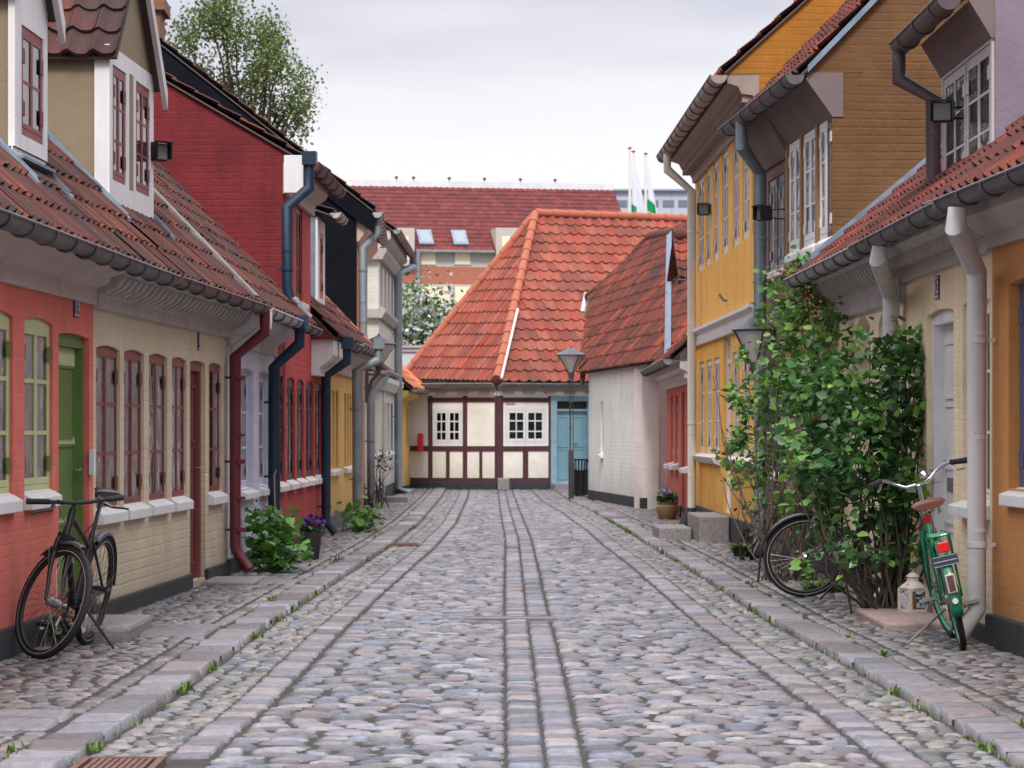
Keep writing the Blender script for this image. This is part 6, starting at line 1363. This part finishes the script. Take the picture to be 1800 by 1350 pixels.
# ------------------------------------------------------------------ bicycles
RUB = mat('tyre_rubber', (.018, .018, .02), .75, var=.2, vs_=20); SPK = mat('spoke_steel', (.25, .25, .27), .3, metal=.8)
def bike(name, label, loc, heading, lean, steer, c, R_=.345, wb=1.06, style='sport'):
    """origin = rear tyre contact, x forward, y left"""
    t = empty(name, loc, (lean, 0, heading), label, 'bicycle', None); FR = c['frame']
    ax0 = Vector((wb-.045, 0, R_)); hd = Vector((-.30, 0, 1)).normalized()
    ht, hb = Vector((wb-.045, 0, R_))+Vector((-.045, 0, 0)), None
    # steering axis passes through (xs, z)
    top_z = .88 if style == 'sport' else .90
    base_pt = Vector((wb-.05, 0, R_)); axis_o = base_pt
    hb = base_pt+hd*(.42); htp = base_pt+hd*(.42+(.16 if style == 'sport' else .20))
    SM = Matrix.Translation(axis_o) @ Matrix.Rotation(steer, 4, hd) @ Matrix.Translation(-axis_o)
    def wheel(cx, T_):
        wh = MB(); wh.T = T_
        n = 44
        def tor(q, R1, r1, m_=8, mi=0, sy=1.):
            vs = []; 
            for i in range(n):
                a = 2*math.pi*i/n
                for j in range(m_): b = 2*math.pi*j/m_; rr = R1+math.cos(b)*r1; vs.append((cx+math.cos(a)*rr, math.sin(b)*r1*sy, R_+math.sin(a)*rr))
            q.add(vs, [(i*m_+j, i*m_+(j+1) % m_, ((i+1) % n)*m_+(j+1) % m_, ((i+1) % n)*m_+j) for i in range(n) for j in range(m_)], mi, True)
        tr = c.get('tyre_r', .019); q = MB(); q.T = T_; tor(q, R_-tr, tr); 
        w_ = empty('wheel'); w_.parent = t
        q.build('tyre', RUB, w_)
        q = MB(); q.T = T_; tor(q, R_-tr*2-.006, .012, 8, 0, 1.1); q.build('rim', c['rim'], w_)
        if c.get('stripe'):
            q = MB(); q.T = T_
            for sg in (-1, 1):
                vs = []
                for i in range(n): a = 2*math.pi*i/n; vs += [(cx+math.cos(a)*rr, sg*(tr*.92), R_+math.sin(a)*rr) for rr in (R_-tr*1.55, R_-tr*1.75)]
                q.add(vs, [(2*i, 2*i+1, (2*i+3) % (2*n), (2*i+2) % (2*n)) for i in range(n)])
            q.build('reflective_stripe', mat('reflex', (.5, .5, .5), .4), w_)
        q = MB(); q.T = T_
        for i in range(32):
            a = 2*math.pi*i/32; sg = 1 if i % 2 else -1; a2 = a+(.5 if (i//2) % 2 else -.5)
            q.tube([(cx+math.cos(a2)*.025, sg*.03, R_+math.sin(a2)*.025), (cx+math.cos(a)*(R_-.05), 0, R_+math.sin(a)*(R_-.05))], .0014, 4, cap=False)
        q.build('spokes', SPK, w_)
        q = MB(); q.T = T_ @ Matrix.Translation((cx, 0, R_)) @ Matrix.Rotation(R(90), 4, 'X'); hr = c.get('hub', .022); q.lathe([(.012, -.055), (.03, -.04), (.03, -.034), (hr, -.03), (hr, .03), (.03, .034), (.03, .04), (.012, .055)], (0, 0, 0), 14); q.build('hub', c['metal'], w_)
        return w_
    I4 = Matrix.Identity(4); wheel(0, I4); wf = wheel(wb, SM)
    if c.get('disc'):
        q = MB(); q.T = SM @ Matrix.Translation((wb, .045, R_)) @ Matrix.Rotation(R(90), 4, 'X')
        for k in range(12):
            a = k/12*6.283; b_ = a+.40; q.add([(math.cos(a)*.03, math.sin(a)*.03, 0), (math.cos(b_)*.03, math.sin(b_)*.03, 0), (math.cos(b_)*.08, math.sin(b_)*.08, 0), (math.cos(a)*.08, math.sin(a)*.08, 0)], [(0, 1, 2, 3)])
        q.build('brake_disc', CHROME, wf)
    bb = Vector((.44, 0, .285)); st_top = bb+Vector((-.155, 0, .47 if style == 'sport' else .5)); sad = bb+Vector((-.225, 0, .72 if style == 'sport' else .66))
    ra = Vector((0, 0, R_)); q = MB(); tb = .019 if style == 'sport' else .016
    hm = hb.lerp(htp, .5)
    if style == 'sport':
        q.tube([hb.lerp(htp, .15), bb], [.024, .021], 12); q.tube([bb, st_top], .018, 12); q.tube([hb.lerp(htp, .75), st_top+Vector((.03, 0, -.09))], .021, 10, sy=.7)
        for sg in (-1, 1): q.tube([bb+Vector((-.02, sg*.03, 0)), Vector((.1, sg*.055, R_)), ra+Vector((0, sg*.06, 0))], .011, 8); q.tube([st_top+Vector((0, sg*.01, -.05)), ra+Vector((0, sg*.06, 0))], .009, 8)
    else:
        q.tube([hb.lerp(htp, .15), bb.lerp(hb, .5)+Vector((0, 0, -.05)), bb], [.02, .02, .02], 12); q.tube([htp, bb.lerp(hb, .55)+Vector((0, 0, .06)), bb+Vector((-.05, 0, .12))], .016, 12); q.tube([bb, st_top], .018, 12)
        for sg in (-1, 1): q.tube([bb+Vector((-.02, sg*.03, 0)), Vector((.1, sg*.05, R_)), ra+Vector((0, sg*.06, 0))], .010, 8); q.tube([st_top+Vector((0, sg*.012, -.03)), ra+Vector((0, sg*.06, 0))], .009, 8)
    q.tube([hb-hd*.01, htp+hd*.01], .023, 12); fo = q.build('frame', FR, t)
    if c.get('logo'):
        q = MB(); p0 = hb.lerp(htp, .15)
        for k in range(6):
            a = p0.lerp(bb, .12+k*.055); 
            for sg in (-1, 1): q.tube([a+Vector((-.004, sg*.0225, .008)), a+Vector((.006, sg*.0225, -.008+.006*(k % 2)))], .003, 4)
        q.build('lettering', WHITE, fo)
    # fork
    q = MB(); q.T = SM; cr_ = base_pt+hd*.385
    for sg in (-1, 1): q.tube([cr_+Vector((0, sg*.03, .03)), cr_+Vector((0, sg*.05, -.01)), base_pt+hd*.2+Vector((.0, sg*.055, 0)), Vector((wb, sg*.06, R_))], [.016, .017, .015, .010], 10)
    q.box(cr_.x-.025, cr_.x+.025, -.05, .05, cr_.z-.01, cr_.z+.04); q.build('fork', FR, t)
    # handlebar
    q = MB(); q.T = SM; tz = htp+hd*(.06 if style == 'sport' else .13); q.tube([htp, tz], .013, 10); hbn = empty('handlebar_assembly') if False else None
    gs = []; lv = MB(); lv.T = SM
    if style == 'sport':
        f_ = tz+Vector((.07, 0, .01)); q.tube([tz, f_], .016, 10); RL = c.get('roll', 0); VV = lambda x, y, z: Vector((x, y, z+y*RL)); q.tube([f_+VV(*(-.05, -.20, .0)), f_+VV(*(0, -.05, 0)), f_+VV(*(0, .05, 0)), f_+VV(*(-.05, .20, .0))], .013, 10)
        for sg in (-1, 1):
            g = MB(); g.T = SM; gs.append(g); g.tube([f_+VV(*(-.045, sg*.18, 0)), f_+VV(*(-.075, sg*.315, -.0))], [.017, .019], 10)
            lv.tube([f_+VV(*(-.01, sg*.17, -.015)), f_+VV(*(.035, sg*.2, -.03)), f_+VV(*(.03, sg*.32, -.05))], [.014, .009, .006], 8); lv.lathe([(.02, -.012), (.02, .012)], f_+VV(*(-.02, sg*.13, .0)), 10)
        lv.tube([f_+VV(*(0, .14, -.02)), f_+VV(*(.12, .08, -.08)), f_+VV(*(.1, .0, -.28)), f_+VV(*(-.02, .04, -.45))], .0035, 6); lv.tube([f_+VV(*(0, -.14, -.02)), f_+VV(*(.1, -.1, -.12)), f_+VV(*(.02, -.05, -.36))], .0035, 6)
    else:
        f_ = tz+Vector((.05, 0, .0)); q.tube([tz, f_], .014, 10)
        for sg in (-1, 1):
            q.tube([f_, f_+Vector((.03, sg*.07, .0)), f_+Vector((.05, sg*.15, .05)), f_+Vector((.01, sg*.20, .08)), f_+Vector((-.05, sg*.235, .088)), f_+Vector((-.09, sg*.26, .085))], .0115, 10)
            g = MB(); g.T = SM; gs.append(g); g.tube([f_+Vector((-.07, sg*.248, .088)), f_+Vector((-.10, sg*.268, .085)), f_+Vector((-.18, sg*.345, .075))], [.020, .018, .021], 12)
            lv.tube([f_+Vector((-.05, sg*.24, .07)), f_+Vector((-.08, sg*.27, .03)), f_+Vector((-.2, sg*.30, .03))], [.008, .007, .005], 8)
    ho = q.build('handlebar', c['bar'], t)
    for gg in gs: gg.build('grip', RUB, ho)
    lv.build('brake_levers', c.get('lever', BLACKM), ho)
    if c.get('bell'):
        q = MB(); q.T = SM; q.lathe([(.034, -.02), (.036, -.008), (.034, .008), (.022, .024), (.003, .032)], f_+Vector((.0, -.065, .05)), 18); q.build('bell', CHROME, ho)
    # saddle
    q = MB(); q.tube([st_top-Vector((-.02, 0, .06)), sad+Vector((0, 0, -.05))], .0135, 10, 0); sp = q.build('seat_post', c.get('post', CHROME), t)
    bmv = MB(); secs = [(-.14, .075, .0), (-.12, .088, .012), (-.06, .078, .02), (0, .048, .016), (.06, .026, .012), (.12, .018, .012), (.145, .010, .004)]
    if style != 'sport': secs = [(x, w_*1.3, z) for x, w_, z in secs]
    n = 12; vs = []
    for x, w_, z in secs:
        for j in range(n): a = 2*math.pi*j/n; vs.append((sad.x+x, math.cos(a)*w_, sad.z+z+(math.sin(a)*.018 if math.sin(a) > 0 else math.sin(a)*.028)))
    bmv.add(vs, [(i*n+j, i*n+(j+1) % n, (i+1)*n+(j+1) % n, (i+1)*n+j) for i in range(len(secs)-1) for j in range(n)]+[tuple(range(n))[::-1], tuple(range((len(secs)-1)*n, len(secs)*n))], 0, True)
    sd_ = bmv.build('saddle', c['saddle'], t)
    q = MB()
    for sg in (-1, 1):
        q.tube([sad+Vector((-.1, sg*.04, -.02)), sad+Vector((-.04, sg*.025, -.045)), sad+Vector((.05, sg*.02, -.045)), sad+Vector((.12, sg*.01, -.0))], .0045, 6)
        if style != 'sport': q.tube([sad+Vector((-.085+.0*k+.011*math.cos(k*1.2), sg*.055+.014*math.sin(k*1.2), -.07+.0028*k)) for k in range(24)], .0028, 5)
    q.build('saddle_rails', CHROME, sd_)
    # crank, chain and pedals
    q = MB(); q.T = Matrix.Translation(bb) @ Matrix.Rotation(R(90), 4, 'X'); q.lathe([(.085 if style == 'sport' else .07, .045), (.09 if style == 'sport' else .075, .048), (.085, .051)], (0, 0, 0), 24); ck = q.build('chainring', c.get('ring', BLACKM), t)
    ca = c.get('crank', .6)
    for sg in (-1, 1):
        dv = Vector((math.cos(ca), 0, math.sin(ca)))*.165*sg; q = MB(); e_ = bb+dv+Vector((0, sg*.085, 0)); q.tube([bb+Vector((0, sg*.05, 0)), bb+dv+Vector((0, sg*.065, 0))], [.013, .010], 8); cko = q.build('crank_arm', c['metal'], t)
        q = MB(); cx, cy, cz = bb.x+dv.x, sg*.13, bb.z+dv.z; tl = c.get('ptilt', 0)
        q.T = Matrix.Translation((cx, cy, cz)) @ Matrix.Rotation(tl, 4, 'Y')
        q.box(-.04, .04, -.05, -.042, -.011, .011); q.box(-.04, .04, .042, .05, -.011, .011); q.box(-.045, -.038, -.05, .05, -.011, .011); q.box(.038, .045, -.05, .05, -.011, .011); q.box(-.006, .006, -.06, .045, -.006, .006); q.box(-.04, .04, -.012, -.006, -.01, .01); q.box(-.04, .04, .006, .012, -.01, .01)
        q.build('pedal', c.get('pedal', BLACKM), cko)
    q = MB()
    if c.get('guard'):
        q.prism([(bb.x+.11, -.035, bb.z+.07), (bb.x+.13, -.035, bb.z), (bb.x+.09, -.035, bb.z-.09), (bb.x-.05, -.035, bb.z-.10), (-.05, -.035, R_-.05), (-.07, -.035, R_), (-.04, -.035, R_+.05), (bb.x-.05, -.035, bb.z+.1)], (0, -.025, 0)); q.build('chain_guard', c['guard'], t, bevel=.008)
    else:
        q.tube([bb+Vector((0, -.047, .088)), Vector((0, -.05, R_+.035))], .004, 5); q.tube([bb+Vector((0, -.047, -.088)), Vector((.04, -.05, R_-.07)), Vector((0, -.05, R_-.035))], .004, 5); q.build('chain', BLACKM, t)
    # fenders
    def fend(cx, a0, a1, T_, m_, w_=.03, nm='mudguard'):
        q = MB(); q.T = T_; vs = []; n = 22; prof = [(-w_, -.012), (-w_*.7, .006), (0, .012), (w_*.7, .006), (w_, -.012)]
        for i in range(n+1):
            a = a0+(a1-a0)*i/n
            for y, dz in prof: rr = R_+.018+dz; vs.append((cx+math.cos(a)*rr, y, R_+math.sin(a)*rr))
        q.add(vs, [(i*5+j, (i+1)*5+j, (i+1)*5+j+1, i*5+j+1) for i in range(n) for j in range(4)], 0, True); f_ = q.build(nm, m_, t); s_ = f_.modifiers.new('thick', 'SOLIDIFY'); s_.thickness = .003
        q = MB(); q.T = T_
        a = a1-.25 if abs(a1) > 1.8 else a0+.2
        for sg in (-1, 1): q.tube([(cx, sg*.05, R_), (cx+math.cos(a)*(R_+.02), sg*w_, R_+math.sin(a)*(R_+.02))], .0025, 5)
        q.build('mudguard_stay', c.get('stay', SPK), f_); return f_
    if style == 'sport': fend(wb, R(80), R(145), SM, c['fend'], .026); fend(0, R(60), R(178), I4, c['fend'], .028)
    else: fend(wb, R(30), R(170), SM, c['fend'], .03); fend(0, R(20), R(195), I4, c['fend'], .034)
    # kick stand on the left
    k = c['stand']; q = MB(); q.tube([Vector(k[0]), Vector(k[1])], .009, 8); q.build('kickstand', c.get('standm', BLACKM), t)
    return t, SM, sad, bb, f_, ra
BLK = mat('black_frame_paint', (.012, .013, .016), .35, var=.1, coat=.3); MATB = mat('matt_black', (.02, .02, .022), .55)
cb = dict(frame=BLK, rim=MATB, metal=mat('dull_alloy', (.35, .35, .36), .35, metal=.8), bar=MATB, saddle=mat('black_leather', (.02, .02, .024), .35), fend=mat('grey_mudguard', (.10, .11, .13), .4), stripe=1, disc=1, tyre_r=.021, post=MATB, hub=.03, stand=((.40, .05, .30), (.36, .30, .045)), logo=1, roll=.38, crank=2.2, ring=MATB)
rp = gp(150, 1134); fp = gp(97, 1156); hd_ = (fp-rp)
L_ = bike('city_bicycle', 'black sports bicycle on its kickstand facing us before the salmon house', rp, math.atan2(-1.0, -.12), R(-10), R(50), cb, R_=.362, wb=1.05)
# green one seen from behind
GRNP = mat('green_enamel', (.0, .155, .065), .3, var=.1, coat=.4); MINT = mat('mint_rim', (.04, .36, .20), .45); BRL = mat('brown_leather', (.13, .04, .03), .45, var=.2)
cg = dict(frame=GRNP, rim=MINT, metal=CHROME, bar=CHROME, saddle=BRL, fend=GRNP, tyre_r=.021, bell=1, guard=GRNP, lever=CHROME, stand=((.30, .04, .26), (.22, .33, .10)), crank=.15, ptilt=.3, pedal=mat('grey_pedal', (.16, .15, .15), .5), standm=mat('grey_stand', (.12, .12, .13), .5), hub=.04)
rp = gp(1694, 1144)
t, SM, sad, bb, f_, ra = bike('step_through_bicycle', 'green step through bicycle with brown saddle leaning on its stand beside the drainpipe', rp, math.atan2(1.0, .10), R(-13), R(8), cg, R_=.345, wb=1.08, style='dutch')
# carrier, lamp, plate, reflectors
q = MB()
zc = .76
for sg in (-1, 1): q.tube([(.22, sg*.045, zc), (-.28, sg*.065, zc), (-.30, sg*.055, zc)], .008, 8); q.tube([(-.05, sg*.065, zc), (0, sg*.07, .345)], .006, 6); q.tube([(-.24, sg*.065, zc), (-.02, sg*.07, .345)], .005, 6)
q.tube([(-.30, -.055, zc), (-.31, 0, zc), (-.30, .055, zc)], .008, 8); [q.tube([(x, -.06, zc), (x, .06, zc)], .005, 6) for x in (-.2, -.08, .05)]; q.build('luggage_rack', GRNP, t)
RED_ = mat('red_reflector', (.6, .01, .01), .2, var=.05)
q = MB(); q.box(-.335, -.30, -.045, .03, .655, .72); q.build('rear_light', RED_, t, bevel=.006); q = MB(); q.box(-.32, -.305, -.08, .08, .57, .635); pl = q.build('name_plate', mat('dark_plate', (.03, .045, .07), .4), t); q = MB(); q.box(-.3215, -.3205, -.074, .074, .600, .603); q.box(-.3215, -.3205, -.077, .077, .631, .633); q.box(-.3215, -.3205, -.077, .077, .572, .574); q.build('plate_line', WHITE, pl)
q = MB(); q.lathe([(.024, 0), (.028, .006), (.024, .012)], (0, 0, 0), 14); r_ = q.build('reflector', RED_, t); r_.location = (.17, .03, .86); r_.rotation_euler = (0, R(-90), 0); r_.scale = (1.3, 1, 1)
q = MB(); q.box(-.395, -.365, -.03, .03, .40, .52); sgn = q.build('guard_badge', mat('badge_frame', (.45, .42, .38), .4), t, bevel=.006); q = MB(); q.box(-.397, -.3955, -.020, .020, .41, .51); q.build('badge_picture', mat('badge_dark', (.10, .05, .05), .5, var=.5, vs_=40), sgn)
q = MB(); q.lathe([(.018, 0), (.018, .01)], (-.0, 0, 0), 14); w_ = q.build('white_reflector', WHITE, t); w_.location = (-.383, 0, .35); w_.rotation_euler = (0, R(-95), 0)
# dark one behind the bush
cd_ = dict(frame=BLK, rim=MATB, metal=CHROME, bar=CHROME, saddle=MATB, fend=BLK, tyre_r=.02, stripe=1, stand=((.36, .05, .28), (.40, .30, .02)), crank=1.0, guard=BLK)
rp = Vector((2.92, 20.85, 0)); fpt = gp(1417, 1051)
hv = fpt-rp
t, SM, sad, bb, f_, ra = bike('dark_bicycle', 'dark bicycle half hidden behind the rose bush with its front wheel turned out', rp, math.atan2(hv.y, hv.x), R(3), R(66), cd_, R_=.35, wb=hv.length, style='dutch')
q = MB(); q.box(-.40, -.36, -.045, .045, .60, .67); q.build('rear_light', RED_, t, bevel=.006)
